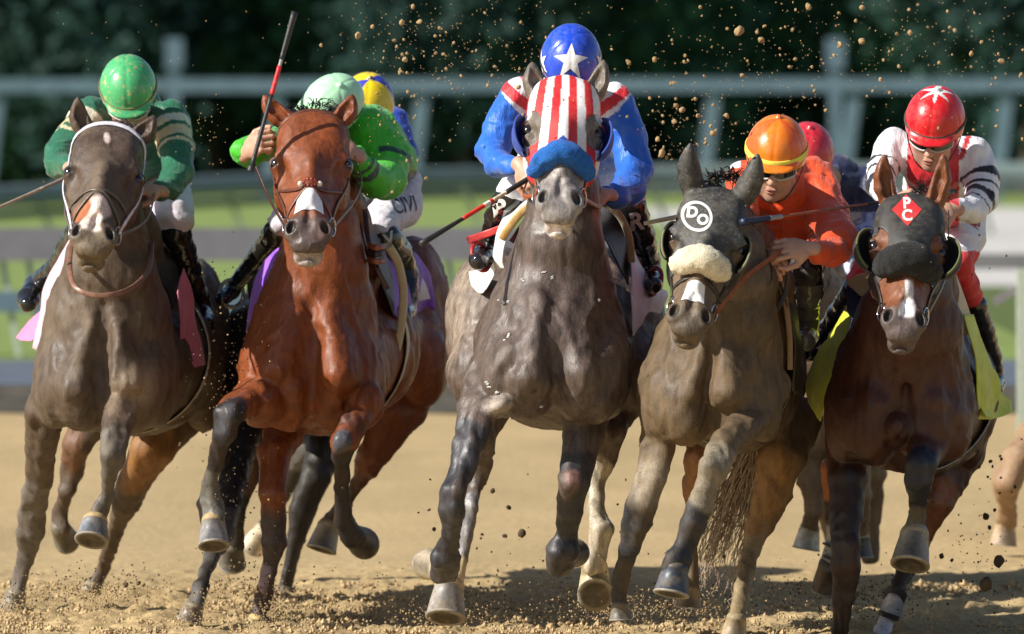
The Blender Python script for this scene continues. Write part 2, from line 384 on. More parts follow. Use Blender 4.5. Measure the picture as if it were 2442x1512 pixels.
# running rail with a wide cover on slanting white legs, curving nearer on the left
def zat(v, Y): return HC-(v-VH)/FPX*Y
f2 = thing('running_rail', 'curving pale green covered running rail on slanting white legs', 'fence', (0, 118, 0))
pts = [(-2600, 88, 600), (-500, 100, 505), (0, 104, 470), (300, 108, 455), (620, 112, 438), (1000, 116, 425), (1400, 119, 418), (2000, 120, 412), (2900, 120, 408), (5200, 120, 404)]
pp = crom([A(xat(u, Y), Y, zat(v, Y)) for u, Y, v in pts], 6)
V, F = tube(pp, 0, 8, flat=(A(0, 0, 1), .22, .13)); mkmesh('rail_cover', V, F, M_cover, f2)
V, F = tube(pp+A(0, .4, -.22), .06, 8); mkmesh('rail', V, F, M_cover, f2)
for u in (130, 545, 800, 1095, 1330, 1600, 1800, 2050, 2300):
    i = np.argmin(np.abs(pp[:, 0]-xat(u, pp[:, 1]))); p = pp[i]; beam((p[0]+.15, p[1]+.3, 0), (p[0]-.13, p[1]+.1, p[2]-.05), .035, .05, 'slanting_leg', M_white, f2)
# tall blue-grey rail in front of the trees
Y3 = 158; f3 = thing('rail_fence', 'tall blue grey rail fence on wide leaning posts before the dark trees', 'fence', (0, Y3, 0))
beam((xat(-3350, Y3), Y3, zat(208, Y3)), (xat(5950, Y3), Y3, zat(198, Y3)), .115, .08, 'rail', M_post, f3)
for k, u in enumerate((-3300, -2800, -2300, -1800, -1300, -820, 3200, 3700, 4200, 4700, 5300, 5900, -380, -12, 310, 655, 1000, 1345, 1695, 2030, 2395, 2740)):
    xb = xat(u-14, Y3); beam((xb-.08, Y3+.1, 0), (xat(u+8, Y3), Y3+.1, zat(220, Y3)), .125, .08, 'post', M_post, f3)
for u, lab in ((416, 'blue grey box topped post above the dark green helmet'), (1992, 'blue grey box topped post above the orange jockey')):
    Yq = 160; t = thing('marker_post', lab, 'post', (xat(u, Yq), Yq, 0)); beam((xat(u, Yq), Yq, 0), (xat(u, Yq), Yq, zat(120, Yq)), .10, .1, 'pole', M_post, t); beam((xat(u, Yq), Yq, zat(165, Yq)), (xat(u, Yq), Yq, zat(92, Yq)), .16, .16, 'box', M_post, t)
Yw = 46; t = thing('rail_post', 'white post with a grey brace at the right edge', 'post', (xat(2440, Yw), Yw, 0)); beam((xat(2443, Yw), Yw, 0), (xat(2440, Yw), Yw, zat(640, Yw)), .035, .035, 'pole', M_white, t)
beam((xat(2372, Yw), Yw+.05, zat(722, Yw)), (xat(2436, Yw), Yw+.05, zat(682, Yw)), .02, .02, 'brace', M_rail, t)
# ------------------------------------------------------------ trees
M_leafs = []
for i, c in enumerate(((.036, .100, .066), (.021, .056, .047), (.042, .112, .060))):
    M_leafs.append(mat('leaves', c, rough=.7, var=.5, nscale=.6, bump=0, spec=.2))
M_bark = mat('bark', (.06, .045, .035), rough=.9, var=.3, bump=.5, bscale=20)
def crown_mesh(seed, rx, rz, n=9000, leaf=.20, m=None):
    rg = np.random.default_rng(seed); cl = rg.normal(0, 1, (42, 3)); cl /= np.linalg.norm(cl, axis=1)[:, None]; cl *= rg.uniform(.45, 1, (42, 1))**.6*A(rx, rx, rz)
    c = cl[rg.integers(0, 42, n)]+rg.normal(0, 1, (n, 3))*A(rx, rx, rz)*.17
    c = np.concatenate([c, rg.normal(0, .33, (n//3, 3))*A(rx, rx, rz)]); n = len(c)
    a, b = rg.normal(0, 1, (n, 3)), rg.normal(0, 1, (n, 3)); a /= np.linalg.norm(a, axis=1)[:, None]; b = b-a*(a*b).sum(1)[:, None]; b /= np.linalg.norm(b, axis=1)[:, None]; s = leaf*rg.uniform(.5, 1.2, (n, 1))
    V = np.stack([c-a*s, c-b*s*.55, c+a*s, c+b*s*.55], 1).reshape(-1, 3); Q = np.arange(4*n).reshape(-1, 4)
    me = bpy.data.meshes.new('crown'); me.vertices.add(4*n); me.vertices.foreach_set('co', V.astype(np.float32).ravel()); me.loops.add(4*n); me.loops.foreach_set('vertex_index', Q.ravel().astype(np.int32)); me.polygons.add(n); me.polygons.foreach_set('loop_start', np.arange(0, 4*n, 4, dtype=np.int32)); me.update(calc_edges=True); me.materials.append(m); return me
protos = [crown_mesh(11+i, 2.6, 4.6, m=M_leafs[i]) for i in range(3)]
tv, tf = tube([A(0, 0, 0), A(.1, 0, 1.5), A(.05, .1, 4), A(0, 0, 8)], [.28, .22, .15, .04], 8)
trunk_me = bpy.data.meshes.new('trunk'); trunk_me.from_pydata([tuple(v) for v in tv], [], [tuple(f) for f in tf]); trunk_me.materials.append(M_bark)
spots = [(-60, 176, 2, 'at the far left edge'), (230, 172, 1, 'behind the dark green helmet'), (520, 178, 0, 'behind the left whip'), (800, 175, 0, 'behind the lime green jockey'), (1090, 170, 1, 'left of the blue jockey'), (1370, 178, 2, 'behind the blue jockey'), (1650, 174, 0, 'right of the blue jockey'), (1930, 178, 2, 'behind the orange jockey'), (2180, 174, 0, 'behind the red helmet'), (2460, 170, 1, 'at the right edge')]
tone = ['mid green', 'blackish green', 'deep green']
for u, Y, k, where in spots:
    t = thing('tree', f'{tone[k]} bushy tree beyond the tall rail, {where}', 'tree', (xat(u, Y), Y, 0), 'dark trees beyond the fence')
    c = bpy.data.objects.new('crown', protos[k]); col.objects.link(c); c.parent = t; c.location = (0, 0, 4.9); c.rotation_euler = (0, 0, u*.7)
    b = bpy.data.objects.new('trunk', trunk_me); col.objects.link(b); b.parent = t
rg = np.random.default_rng(5); n = 60000; c = np.stack([rg.uniform(-60, 60, n), rg.uniform(182, 188, n), rg.uniform(0, 9, n)], 1)
V = (c[:, None, :]+rg.normal(0, .30, (n, 4, 3))).reshape(-1, 3); tag(mkmesh('woodland', V, np.arange(4*n).reshape(-1, 4), M_leafs[1], smooth=False), kind='stuff')
M_px = None
# ============================================================ horses
m_coat = {}
def coat_mat(name, rough, spec, dust, damt, var=.22, coat=0.0, dscale=7):
    return mat(name, attr=True, rough=rough, spec=spec, var=var, nscale=42, bump=.55, bscale=120, bdist=.0035, stretch=(1, 1, .35), grain=.32, dirt=dust, dscale=dscale, damt=damt, coat=coat, detail=8)
M_hoof = mat('hoof_horn', attr=True, rough=.5, var=.3, nscale=60, bump=.3, bscale=90, dirt=(.28, .2, .11), damt=.6, dscale=20)
M_eye = mat('eye_gloss', (.012, .007, .005), rough=.06, var=0, bump=0, coat=1)
M_hair = mat('hair_black', (.012, .010, .009), rough=.5, var=.3, bump=0)
M_hairb = mat('tail_hair', (.46, .35, .25), rough=.6, var=.4, bump=0)
M_lea = mat('leather_brown', (.10, .035, .018), rough=.45, var=.3, bump=.2)
M_leb = mat('leather_black', (.012, .011, .012), rough=.35, var=.3, bump=.2)
M_met = mat('metal', (.6, .6, .62), rough=.2, metal=1, var=.1, bump=0)
M_wht = mat('white_strap', (.75, .72, .76), rough=.5, var=.12, bump=.3, dirt=(.3, .24, .17), damt=.5, dscale=14)
M_col = mat('dyed_cloth', attr=True, rough=.75, var=.10, nscale=25, bump=.5, bscale=35, bdist=.004, sheen=.15)
M_lycra = mat('lycra', attr=True, rough=.6, var=.14, nscale=120, bump=.35, bscale=260, bdist=.001, dirt=(.26, .2, .12), damt=.25, dscale=40)
M_fleece = mat('fleece', attr=True, rough=.95, var=.3, nscale=160, bump=1.0, bscale=210, bdist=.007, sheen=.12, spec=.15)
BLK = (.016, .015, .016)

class Head:
    def __init__(s, poll, nose, turn=0, wide=1.0):
        s.O = P(*poll); n = P(*nose); s.L = np.linalg.norm(n-s.O); s.s = s.L/.60; s.et = (n-s.O)/s.L
        e = A(0, -1, 0); e = e-s.et*e.dot(s.et); e /= np.linalg.norm(e); x = np.cross(e, s.et); x = -x if x[0] < 0 else x
        a = math.radians(turn); s.en = e*math.cos(a)+x*math.sin(a); s.ex = x*math.cos(a)-e*math.sin(a); s.w = wide
    def __call__(s, x, t, n): return s.O+s.s*(x*s.w*s.ex+t*s.et+n*s.en)
    def R(s): return np.stack([s.ex, s.et, s.en], 1)
    def loc(s, V): d = (V-s.O)/s.s; return np.stack([d@s.ex/s.w, d@s.et, d@s.en], 1)
    def e(s, S, x, t, n, rx, rt, rn, k=.02, op='u', both=False, tilt=0):
        for q in ((1, -1) if both else (1,)):
            R = s.R()
            if tilt:
                a = math.radians(tilt*q); R = R@np.array([[math.cos(a), -math.sin(a), 0], [math.sin(a), math.cos(a), 0], [0, 0, 1]])
            S.ell(s(x*q, t, n), A(rx*s.w, rt, rn)*s.s, R, k*s.s, op)
    def c(s, S, a, b, ra, rb, k=.02, op='u', both=False):
        for q in ((1, -1) if both else (1,)):
            S.cone(s(a[0]*q, *a[1:]), s(b[0]*q, *b[1:]), ra*s.s, rb*s.s, k*s.s, op)
    def build(s, S):
        e, c = s.e, s.c
        e(S, 0, .085, -.09, .090, .125, .085); e(S, .05, .10, -.085, .045, .10, .075, k=.03, both=True)
        e(S, 0, .17, -.062, .100, .125, .058, k=.03)
        e(S, .088, .195, -.078, .030, .052, .042, k=.025, both=True)
        c(S, (0, .2, -.062), (0, .50, -.052), .062, .040, k=.03)
        c(S, (.048, .22, -.105), (.024, .47, -.085), .056, .040, k=.03, both=True)
        c(S, (.084, .27, -.115), (.05, .40, -.095), .014, .010, k=.025, both=True)   # facial crest
        e(S, .062, .20, -.19, .042, .125, .095, k=.03, both=True)
        c(S, (.02, .30, -.17), (0, .53, -.125), .052, .036, k=.03, both=True)
        e(S, 0, .525, -.075, .055, .07, .056, k=.03)
        e(S, .040, .535, -.054, .026, .044, .032, k=.024, both=True, tilt=-14)
        e(S, 0, .585, -.078, .046, .028, .036, k=.02)
        e(S, 0, .578, -.128, .040, .042, .034, k=.012)
        e(S, 0, .605, -.108, .052, .006, .030, k=.008, op='s')
        e(S, 0, .52, -.016, .010, .06, .012, k=.018, op='s')                            # groove between the nostrils
        e(S, .047, .541, -.020, .0125, .026, .030, k=.007, op='s', both=True, tilt=-16)       # nostril openings
        e(S, .104, .150, -.058, .018, .03, .02, k=.03, op='s', both=True)              # hollow above the eye
        e(S, .112, .205, -.066, .017, .020, .021, k=.010, op='s', both=True)            # eye opening
        e(S, .080, .31, -.055, .012, .08, .016, k=.04, op='s', both=True)             # hollow beside the nasal bone
        c(S, (.0, .24, -.008), (.0, .44, -.012), .016, .013, k=.03)
    def ears(s, S, tips, bt=.005, r=.031, hollow=True):
        for q, tip in zip((-1, 1), tips):
            b = s(q*.062, bt, -.085); T = P(*tip); d = T-b; m = b+d*.42; L = np.linalg.norm(d)
            sx = A(*np.cross(d/L, A(0, -1, 0))); sx /= np.linalg.norm(sx)
            out = sx*np.sign(sx[0])*q
            r_ = r*s.s; q0 = [(0, .95, 0), (.15, 1.0, .004), (.35, 1.08, .011), (.55, .98, .012), (.72, .74, .008), (.87, .42, .003), (1.0, .10, -.002)]
            S.chain([(*(b+d*f+out*o_), r_*g) for f, g, o_ in q0], k=.014, px=False)
            if hollow:
                o = A(0, -1, 0)*.026*s.s+out*.002
                S.cone(b+d*.22+o, b+d*.55+o, r_*.45, r_*.62, .01, 's'); S.cone(b+d*.55+o, b+d*.88+o*.75, r_*.62, r_*.12, .01, 's')
    def eyes(s, parent):
        for q in (-1, 1):
            mb = MB(); n = 12; c = s(q*.094, .205, -.081); r = .0235*s.s; V = []; F = []
            for i in range(n+1):
                for j in range(2*n):
                    a, b = math.pi*i/n, math.pi*j/n; V.append(c+r*A(math.sin(a)*math.cos(b), math.sin(a)*math.sin(b), math.cos(a)))
            for i in range(n):
                for j in range(2*n): k = (j+1) % (2*n); F.append((i*2*n+j, (i+1)*2*n+j, (i+1)*2*n+k, i*2*n+k))
            mkmesh('eye', V, F, M_eye, parent)
    def bvh(s, V, Q): s.tree = BVHTree.FromPolygons([Vector(v) for v in V], [tuple(int(i) for i in q) for q in Q])
    def wrap(s, t, ang, off=.004, nc=-.10):
        a = math.radians(ang); d = s.s*(math.sin(a)*s.ex+math.cos(a)*s.en); c = s(0, t, nc)
        h = s.tree.ray_cast(Vector(c+d*.45), Vector(-d/np.linalg.norm(d)), .6)
        if h[0] is None: return c+d*.1, d/np.linalg.norm(d)
        n = d/np.linalg.norm(d); return np.array(h[0])+n*off, n
    def strap(s, mb, pts, w=.009, th=.003, off=.004, color=None, n=5):
        pts = crom([A(*p, 0) for p in pts], n); q = [s.wrap(p[0], p[1], off) for p in pts]
        mb.add(tube(smooth_line([x[0] for x in q]), 0, 8, flat=(np.array([x[1] for x in q]), w, th)), color)
def smooth_line(p, it=2):
    p = np.array(p)
    for _ in range(it): p[1:-1] = .25*p[:-2]+.5*p[1:-1]+.25*p[2:]
    return p
def ring(mb, c, n, R, r, color=None):
    n = np.array(n, float); n /= np.linalg.norm(n); u, v = frame(n); a = np.linspace(0, 2*math.pi, 25)[:-1]
    mb.add(tube([c+R*(math.cos(x)*u+math.sin(x)*v) for x in a], r, 6, closed=True), color)
def tuft(name, roots, dirs, ln, n, r, m, parent, sag=.3, spread=.35, seed=1, label=None):
    rg = np.random.default_rng(seed); V, F = [], []; roots = np.array(roots); dirs = np.array(dirs, float)
    for i in range(n):
        t = rg.random()*(len(roots)-1); k = min(int(t), len(roots)-2); f = t-k
        a = roots[k]*(1-f)+roots[k+1]*f+rg.normal(0, .010, 3); d = dirs[k]*(1-f)+dirs[k+1]*f; d = d+rg.normal(0, spread, 3); d /= np.linalg.norm(d); L = ln*rg.uniform(.55, 1.15)
        c = rg.normal(0, .25, 3); pts = [a+d*L*s_+A(0, 0, -sag*L*s_*s_)+c*L*s_*s_*.5 for s_ in np.linspace(0, 1, 6)]
        v, f_ = tube(pts, [r, r*.9, r*.6, r*.15], 4, caps=False); n0 = len(V); V += list(v); F += [tuple(x+n0 for x in q) for q in f_]
    return mkmesh(name, V, F, m, parent, label=label)
def hoof(parent, top, sole, r, light=(.36, .30, .2), dark=(.06, .065, .075), dirn=None):
    a, b = P(*top), P(*sole); rr = M_(r, sole[2]); ax = b-a; L = np.linalg.norm(ax); ax /= L; n = A(*dirn) if dirn is not None else ax; n = n/np.linalg.norm(n)
    u = np.cross(n, A(0, 1, .05)); u /= np.linalg.norm(u); v = np.cross(n, u); V, C = [], []; K = 20
    prof = [(-.16, .56), (0, .74), (.12, .78), (.14, .75), (.5, .88), (.92, 1.0), (.94, 1.04), (1.0, 1.04), (1.0, .76), (.86, .60)]
    for i, (h, q) in enumerate(prof):
        for j in range(K):
            t = 2*math.pi*j/K; V.append(a+ax*L*h+(u*math.cos(t)*rr+v*math.sin(t)*rr*(1.12))*q)
            C.append(light if i < 3 else (A(*dark)*(1+.5*math.sin(3*t)) if i < 6 else ((.30, .27, .22) if i < 8 else (.05, .04, .03))))
    F = [(i*K+j, (i+1)*K+j, (i+1)*K+(j+1) % K, i*K+(j+1) % K) for i in range(len(prof)-1) for j in range(K)]
    F.append(tuple(range(K))); F.append(tuple(reversed(range((len(prof)-1)*K, len(prof)*K))))
    mkmesh('hoof', V, F, M_hoof, parent, colors=np.array(C))

def horse(name, label, hd, neck, chest, hip, legs, hooves, paint, mt, extra=None, ears=None, group='racehorses galloping down the track', eh=.0049, bh=.0095, hollow=True, neck_r=1.0, tail=None, wide=1.0, headpaint=None, bs=1.0, ebt=.005):
    cu, cv, Yc, hw = chest; hu, hv, Yh, hhw = hip
    base = P(cu, cv, Yc+.8); base[2] = 0
    root = thing(name, label, 'horse', tuple(base), group)
    H = Head(*hd, wide=wide); S = Sculpt(); H.build(S); HS = Sculpt(); HS.pr = list(S.pr)
    if ears: H.ears(S, ears, hollow=hollow, bt=ebt)
    B = Sculpt(); B.pr = list(S.pr)
    def body(B):
        for ch in neck: B.chain(ch, k=.06)
        m1 = Yc+.55*(Yh-Yc); mu = cu+(hu-cu)*.55; mv = cv+(hv-cv)*.55
        B.ball(cu, cv-25, Yc+.33, hw*.86, .30, 160, k=.06)
        B.cone(P(cu+(hu-cu)*.2, cv+25, Yc+.55), P(mu, mv+35, m1), .238*bs, .255*bs, .08); B.cone(P(mu, mv+35, m1), P(hu, hv+15, Yh), .255*bs, .22*bs, .08)
        B.cone(P(cu, cv-165, Yc+.45), P(mu, mv-105, m1), .10, .14, .1); B.cone(P(mu, mv-105, m1), P(hu, hv-70, Yh), .14, .15, .1)
        for q in (-1, 1):
            B.ball(cu+q*hw*.62, cv+50, Yc+.22, hw*.34, .16, 118, k=.035, rot=q*-8)
            nu, nv, nY, nr = neck[0][1]; B.cone(P(nu+q*nr*.42, nv+20, nY+.12), P(cu+q*hw*.60, cv+20, Yc+.24), M_(nr*.50, nY), M_(hw*.36, Yc), .04); B.cone(P(nu+q*nr*.40, nv+40, nY+.03), P(cu+q*hw*.34, cv+20, Yc+.16), M_(nr*.42, nY), M_(hw*.30, Yc), .03)
            B.ball(cu+q*hw*.36, cv+80, Yc+.12, hw*.36, .12, 95, k=.05, rot=q*8)
            B.ball(hu+q*hhw*.52, hv+10, Yh-.02, hhw*.48, .34, 190, k=.06)
            B.ball(hu+q*hhw*.60, hv+120, Yh-.30, hhw*.38, .16, 110, k=.05)
    def limbs(B):
        for i, l in enumerate(legs):
            sd = -1 if l[0][0] < (cu if i < 2 else hu) else 1
            l = [(u, v, Y, r*(.90 if 2 < j < len(l)-1 and r < 30 else .96)) for j, (u, v, Y, r) in enumerate(l)]
            dup = lambda ox, oy, f: [(u+sd*ox*r, v, Y+oy*r/FPX*30, r*f) for u, v, Y, r in l]
            B.chain(dup(-.24, -.10, .72), k=.012); B.chain(dup(.32, .25, .62), k=.006); B.chain([(u, v, Y+.55*r/FPX*30, r*.70) for u, v, Y, r in l[:4]], k=.014)
            for (u, v, Y, r), (u0, v0, Y0, r0), (u2, v2, Y2, r2) in zip(l[3:-1], l[2:], l[4:]):
                if r >= r0 and r >= r2 and r > r2*1.02: B.ball(u-sd*.38*r, v-3, Y-.012, r*.46, r*.5/FPX*30, r*.62, k=.010); B.ball(u+sd*.45*r, v+2, Y-.004, r*.42, r*.5/FPX*30, r*.7, k=.010)
        if extra: extra(B)
    B2 = Sculpt(); body(B2); body(B); limbs(B)
    lo = np.min([H(-.2, -.02, -.05), H(.2, .68, .05), H(0, .3, -.3), H(-.2, .6, -.28)]+[P(*e_) for e_ in (ears or [])], 0)-.04
    hi = np.max([H(-.2, -.02, -.05), H(.2, .68, .05), H(0, .3, -.3), H(.2, 0, -.3)]+[P(*e_) for e_ in (ears or [])], 0)+.04
    hv_, hq = B.mesh(A(1, 1, 1)*eh, lo, hi, relax=1)
    hv_, hq = cut(hv_, hq, lambda V: H.loc(V)[:, 2] > -.268)
    hv_, hq = compact(hv_, hq)
    bv, bq = B.mesh(A(1, 1.15, 1)*bh)
    inb = lambda V: ((V > lo+.008) & (V < hi-.008)).all(1) & (H.loc(V)[:, 2] > -.255)
    bv, bq = cut(bv, bq, lambda V: ~inb(V)); bv, bq = compact(bv, bq)
    # small swell of veins and muscle fibres
    nrm = vnorm(bv, bq); rz = 1-np.abs(2*fbm(bv*A(13, 9, 5.5)+(fbm(bv*4, 2, 6)*1.6)[:, None], 3, 3)-1)*2.2; bv = bv+nrm*(np.clip(rz, -.3, 1)*.0095-.004+(fbm(bv*30, 2, 12)-.5)*.0035)[:, None]
    nrm = vnorm(bv, bq); vn = np.exp(-((fbm(bv*A(7, 7, 4)+2.7, 2, 21)-.5)/.014)**2)*.0036; bv = bv+nrm*vn[:, None]
    nrm = vnorm(hv_, hq); hv_ = hv_+nrm*((fbm(hv_*22, 3, 4)-.5)*.008+np.exp(-((fbm(hv_*A(11, 11, 8)+1.3, 2, 31)-.5)/.016)**2)*.0016)[:, None]
    V, Q = merge([(hv_, hq), (bv, bq)])
    base_c = paint[0]; C = np.ones((len(V), 3))*np.array(base_c)
    C *= (1+(fbm(V*6, 3, 9)-.5)[:, None]*.5)
    for s_ in paint[1:]:
        a, b, ra, rb, c_ = s_[:5]; kw = s_[5] if len(s_) > 5 else {}
        q_ = 1.28 if a[1] > 900 else 1; stroke(C, V, P(*a), P(*b), ra*q_, rb*q_, c_, **kw)
    L = H.loc(V); isn = (L[:, 2] > -.3) & (L[:, 1] > -.3) & (np.abs(L[:, 0]) < .2) & (np.arange(len(V)) < len(hv_))
    if headpaint: headpaint(C, L, isn)
    # dark skin in nostrils, round the eyes
    for q in (-1, 1):
        d = np.linalg.norm((L-A(q*.048, .541, -.026))/A(.016, .03, .026), axis=1); w_ = (1-sst(.7, 1.25, d))*isn*.9; C = C*(1-w_[:, None])+A(.006, .005, .005)*w_[:, None]
        d = np.linalg.norm((L-A(q*.108, .205, -.07))/A(.026, .030, .03), axis=1); w_ = (1-sst(.6, 1.3, d))*isn*.8; C = C*(1-w_[:, None])+A(.010, .008, .008)*w_[:, None]
    o = mkmesh('body', V, Q, mt, root, colors=C); H.eyes(root); H.bvh(hv_, hq); B.body = B2.pr; B.obj = o
    for hf in hooves: hoof(root, *hf)
    if tail:
        pts = crom([P(*p) for p in tail], 5); dn = np.gradient(pts, axis=0)
        rg = np.random.default_rng(3); V, F = [], []
        for i in range(190):
            j = rg.normal(0, 1, 3)*A(1, .8, .6); w_ = np.linspace(.1, 1, len(pts))[:, None]; q = pts+j*.06*np.sin(w_*2.0)+np.sin(w_*9+i)*A(.012, 0, .004)+rg.normal(0, .006, pts.shape)
            q = q[:int(len(q)*rg.uniform(.6, 1))]; v, f_ = tube(q, [.0026, .0024, .0008], 4, caps=False); n0 = len(V); V += list(v); F += [tuple(x+n0 for x in g) for g in f_]
        mkmesh('tail', V, F, M_hairb, root)
    return root, H, HS, B
def hood(H, HS, name, parent, m, colorf, t0=-.03, t1=.37, nmin=-.2, off=.005, holes=True, earS=None, hs=.0042, hole=(.098, .215, -.055, .046, .060, .06), low=None):
    S = Sculpt(); S.pr = [p for p in HS.pr]
    if earS: S.pr = [p for p in earS.pr]
    def fn(f, X, Y, Z):
        dx, dy, dz = (X-H.O[0])/H.s, (Y-H.O[1])/H.s, (Z-H.O[2])/H.s
        x = (dx*H.ex[0]+dy*H.ex[1]+dz*H.ex[2])/H.w; t = dx*H.et[0]+dy*H.et[1]+dz*H.et[2]; n = dx*H.en[0]+dy*H.en[1]+dz*H.en[2]
        tt = t1 if low is None else low(x, n)
        g = np.maximum(f, (t-tt)*H.s); g = np.maximum(g, (nmin-n)*H.s)
        if not earS: g = np.maximum(g, (t0+np.abs(x)*.35-t)*H.s)
        g = np.maximum(g, -(f+off+.004))
        if holes:
            for q in (-1, 1):
                d = np.sqrt(((x-q*hole[0])/hole[3])**2+((t-hole[1])/hole[4])**2+((n-hole[2])/hole[5])**2); g = np.maximum(g, (1-d)*.03)
        return g
    c = [H(-.2, -.05, -.25), H(.2, .45, .05), H(0, .5, -.25), H(.2, -.1, 0), H(-.2, .4, .03)]
    if earS: c += [p[9] for p in earS.pr]+[p[8] for p in earS.pr]
    V, Q = S.mesh(A(1, 1, 1)*hs, np.min(c, 0)-.02, np.max(c, 0)+.02, off=off, fn=fn, relax=2)
    C = colorf(H.loc(V), V); return mkmesh(name, V, Q, m, parent, colors=C)
def cup(H, q, parent, color, size=(.052, .080, .060), rim=None, name='blinker_cup', open_=1.0):
    V, F, n, k = [], [], 12, 14; c = A(q*.098, .215, -.085)
    for th in (1.0, .93):
        for i in range(n+1):
            for j in range(k+1):
                a = -.80*math.pi+.98*math.pi*i/n; b = math.pi*(.08+.84*j/k)
                V.append(H(*(c+A(q*size[0]*math.cos(a)*math.sin(b), -size[1]*math.cos(b), size[2]*math.sin(a)*math.sin(b))*th)))
    m = (n+1)*(k+1)
    for i in range(n):
        for j in range(k):
            p = (i*(k+1)+j, i*(k+1)+j+1, (i+1)*(k+1)+j+1, (i+1)*(k+1)+j); F.append(p); F.append(tuple(x+m for x in reversed(p)))
    e = [i*(k+1) for i in range(n+1)]+[n*(k+1)+j for j in range(1, k+1)]+[i*(k+1)+k for i in range(n-1, -1, -1)]+list(range(k-1, 0, -1))
    for x, y in zip(e, e[1:]+e[:1]): F.append((y, x, x+m, y+m))
    mb = MB(); mb.add((V, F), color)
    if rim: mb.add(tube([V[n*(k+1)+j] for j in range(k+1)], .0045, 6), rim)
    return mb.build(name, M_col, parent)
def roll(H, parent, color, t=.37, r=.030, spread=112, drop=.035, name='shadow_roll', m=None, off=.012, seed=3):
    a = np.linspace(-spread, spread, 40); pts = smooth_line([H.wrap(t+drop*(abs(x)/90)**2, x, off+r*.45)[0] for x in a], 12)
    R = [r*H.s*(.62+.38*math.cos(math.radians(x*.55))**.7)*(1.08-.55*abs(x/spread)**3.5) for x in a]
    V, F = tube(pts, R, 30); V = np.array(V); cen = np.array([pts[min(i//30, 39)] for i in range(len(V))]); d = V-cen; l = np.linalg.norm(d, axis=1)[:, None]+1e-6
    V = V+d/l*((fbm(V*55, 3, seed)-.5)*.016+(fbm(V*150, 2, seed)-.5)*.005)[:, None]
    C = np.array(color)*(1+(fbm(V*70, 2, 8)-.5)[:, None]*.5); return mkmesh(name, V, F, m or M_fleece, parent, colors=C)
def shell(B, name, parent, m, color, off, fn, h, lo, hi, colorf=None, thick=.012):
    def g(f, X, Y, Z): return np.maximum(np.maximum(f, -(f+thick)), fn(X, Y, Z))
    V, Q = B.mesh(h, lo, hi, off=off, fn=g, relax=2)
    C = np.ones((len(V), 3))*np.array(color) if colorf is None else colorf(V); return mkmesh(name, V, Q, m, parent, colors=C)
def girth_ring(B, c, parent, color, w=.045, th=.003, a0=-125, a1=125, slope=.12, off=.007, name='girth'):
    "strap laid round the barrel, found by casting on to the trunk"
    S = Sculpt(); S.pr = B.body; V, Q = S.mesh(A(.016, .02, .016), relax=1); tr = BVHTree.FromPolygons([Vector(v) for v in V], [tuple(int(i) for i in q) for q in Q]); C = P(*c); pts, nn = [], []
    for a in np.radians(np.linspace(a0, a1, 46)):
        d = A(math.sin(a), 0, -math.cos(a)); o = C+A(0, slope*(1-math.cos(a)), 0); h = tr.ray_cast(Vector(o+d*.8), Vector(-d), .8)
        if h[0] is not None: pts.append(np.array(h[0])+d*off); nn.append(d)
    V, F = tube(smooth_line(pts, 3), 0, 10, flat=(np.array(nn), w, th)); return mkmesh(name, V, F, M_cloth, parent, colors=np.ones((len(V), 3))*A(*color))
def girth(B, c, Y0, parent, color, w=.06, slope=.25, off=.008, du=330, m=None):
    "band round the barrel, in a slightly slanted plane"
    C = P(*c); lo = C-A(.5, .35, .6); hi = C+A(.5, .35, .35)
    Bb = Sculpt(); Bb.pr = B.body
    return shell(Bb, 'girth', parent, m or M_col, color, off, lambda X, Y, Z: np.abs(Y-Y0-(Z-C[2])*slope)-w, A(.012, .012, .012), lo, hi)
# ------------------------------------------------------------ flat marks laid on a surface
FONT = None
def glyph_mesh(body, size=1, bold=0.0, font=None, shear=0, ext=0):
    cu = bpy.data.curves.new('lettering', 'FONT'); cu.body = body; cu.size = size; cu.align_x = 'CENTER'; cu.align_y = 'CENTER'; cu.offset = bold; cu.shear = shear
    o = bpy.data.objects.new('lettering', cu); col.objects.link(o); dg = bpy.context.evaluated_depsgraph_get(); me = bpy.data.meshes.new_from_object(o.evaluated_get(dg))
    import bmesh
    bm = bmesh.new(); bm.from_mesh(me); bmesh.ops.triangulate(bm, faces=bm.faces)
    V = np.array([v.co[:2] for v in bm.verts]); F = [tuple(v.index for v in f.verts) for f in bm.faces]; bm.free()
    bpy.data.objects.remove(o); bpy.data.curves.remove(cu); bpy.data.meshes.remove(me); return V, F
def star_poly(R=1, r=.40, n=5, rot=0):
    V = [(0, 0)]+[((R if i % 2 == 0 else r)*math.sin(math.pi*i/n+rot), (R if i % 2 == 0 else r)*math.cos(math.pi*i/n+rot)) for i in range(2*n)]
    return np.array(V), [(0, i+1, (i+1) % (2*n)+1) for i in range(2*n)]
def annulus(R, r, n=40, sy=1):
    V = [(q*math.cos(2*math.pi*i/n), q*sy*math.sin(2*math.pi*i/n)) for q in (R, r) for i in range(n)]
    return np.array(V), [(i, (i+1) % n, n+(i+1) % n, n+i) for i in range(n)]
def rect_poly(w, h): return np.array([(-w, -h), (w, -h), (w, h), (-w, h)]), [(0, 1, 2, 3)]
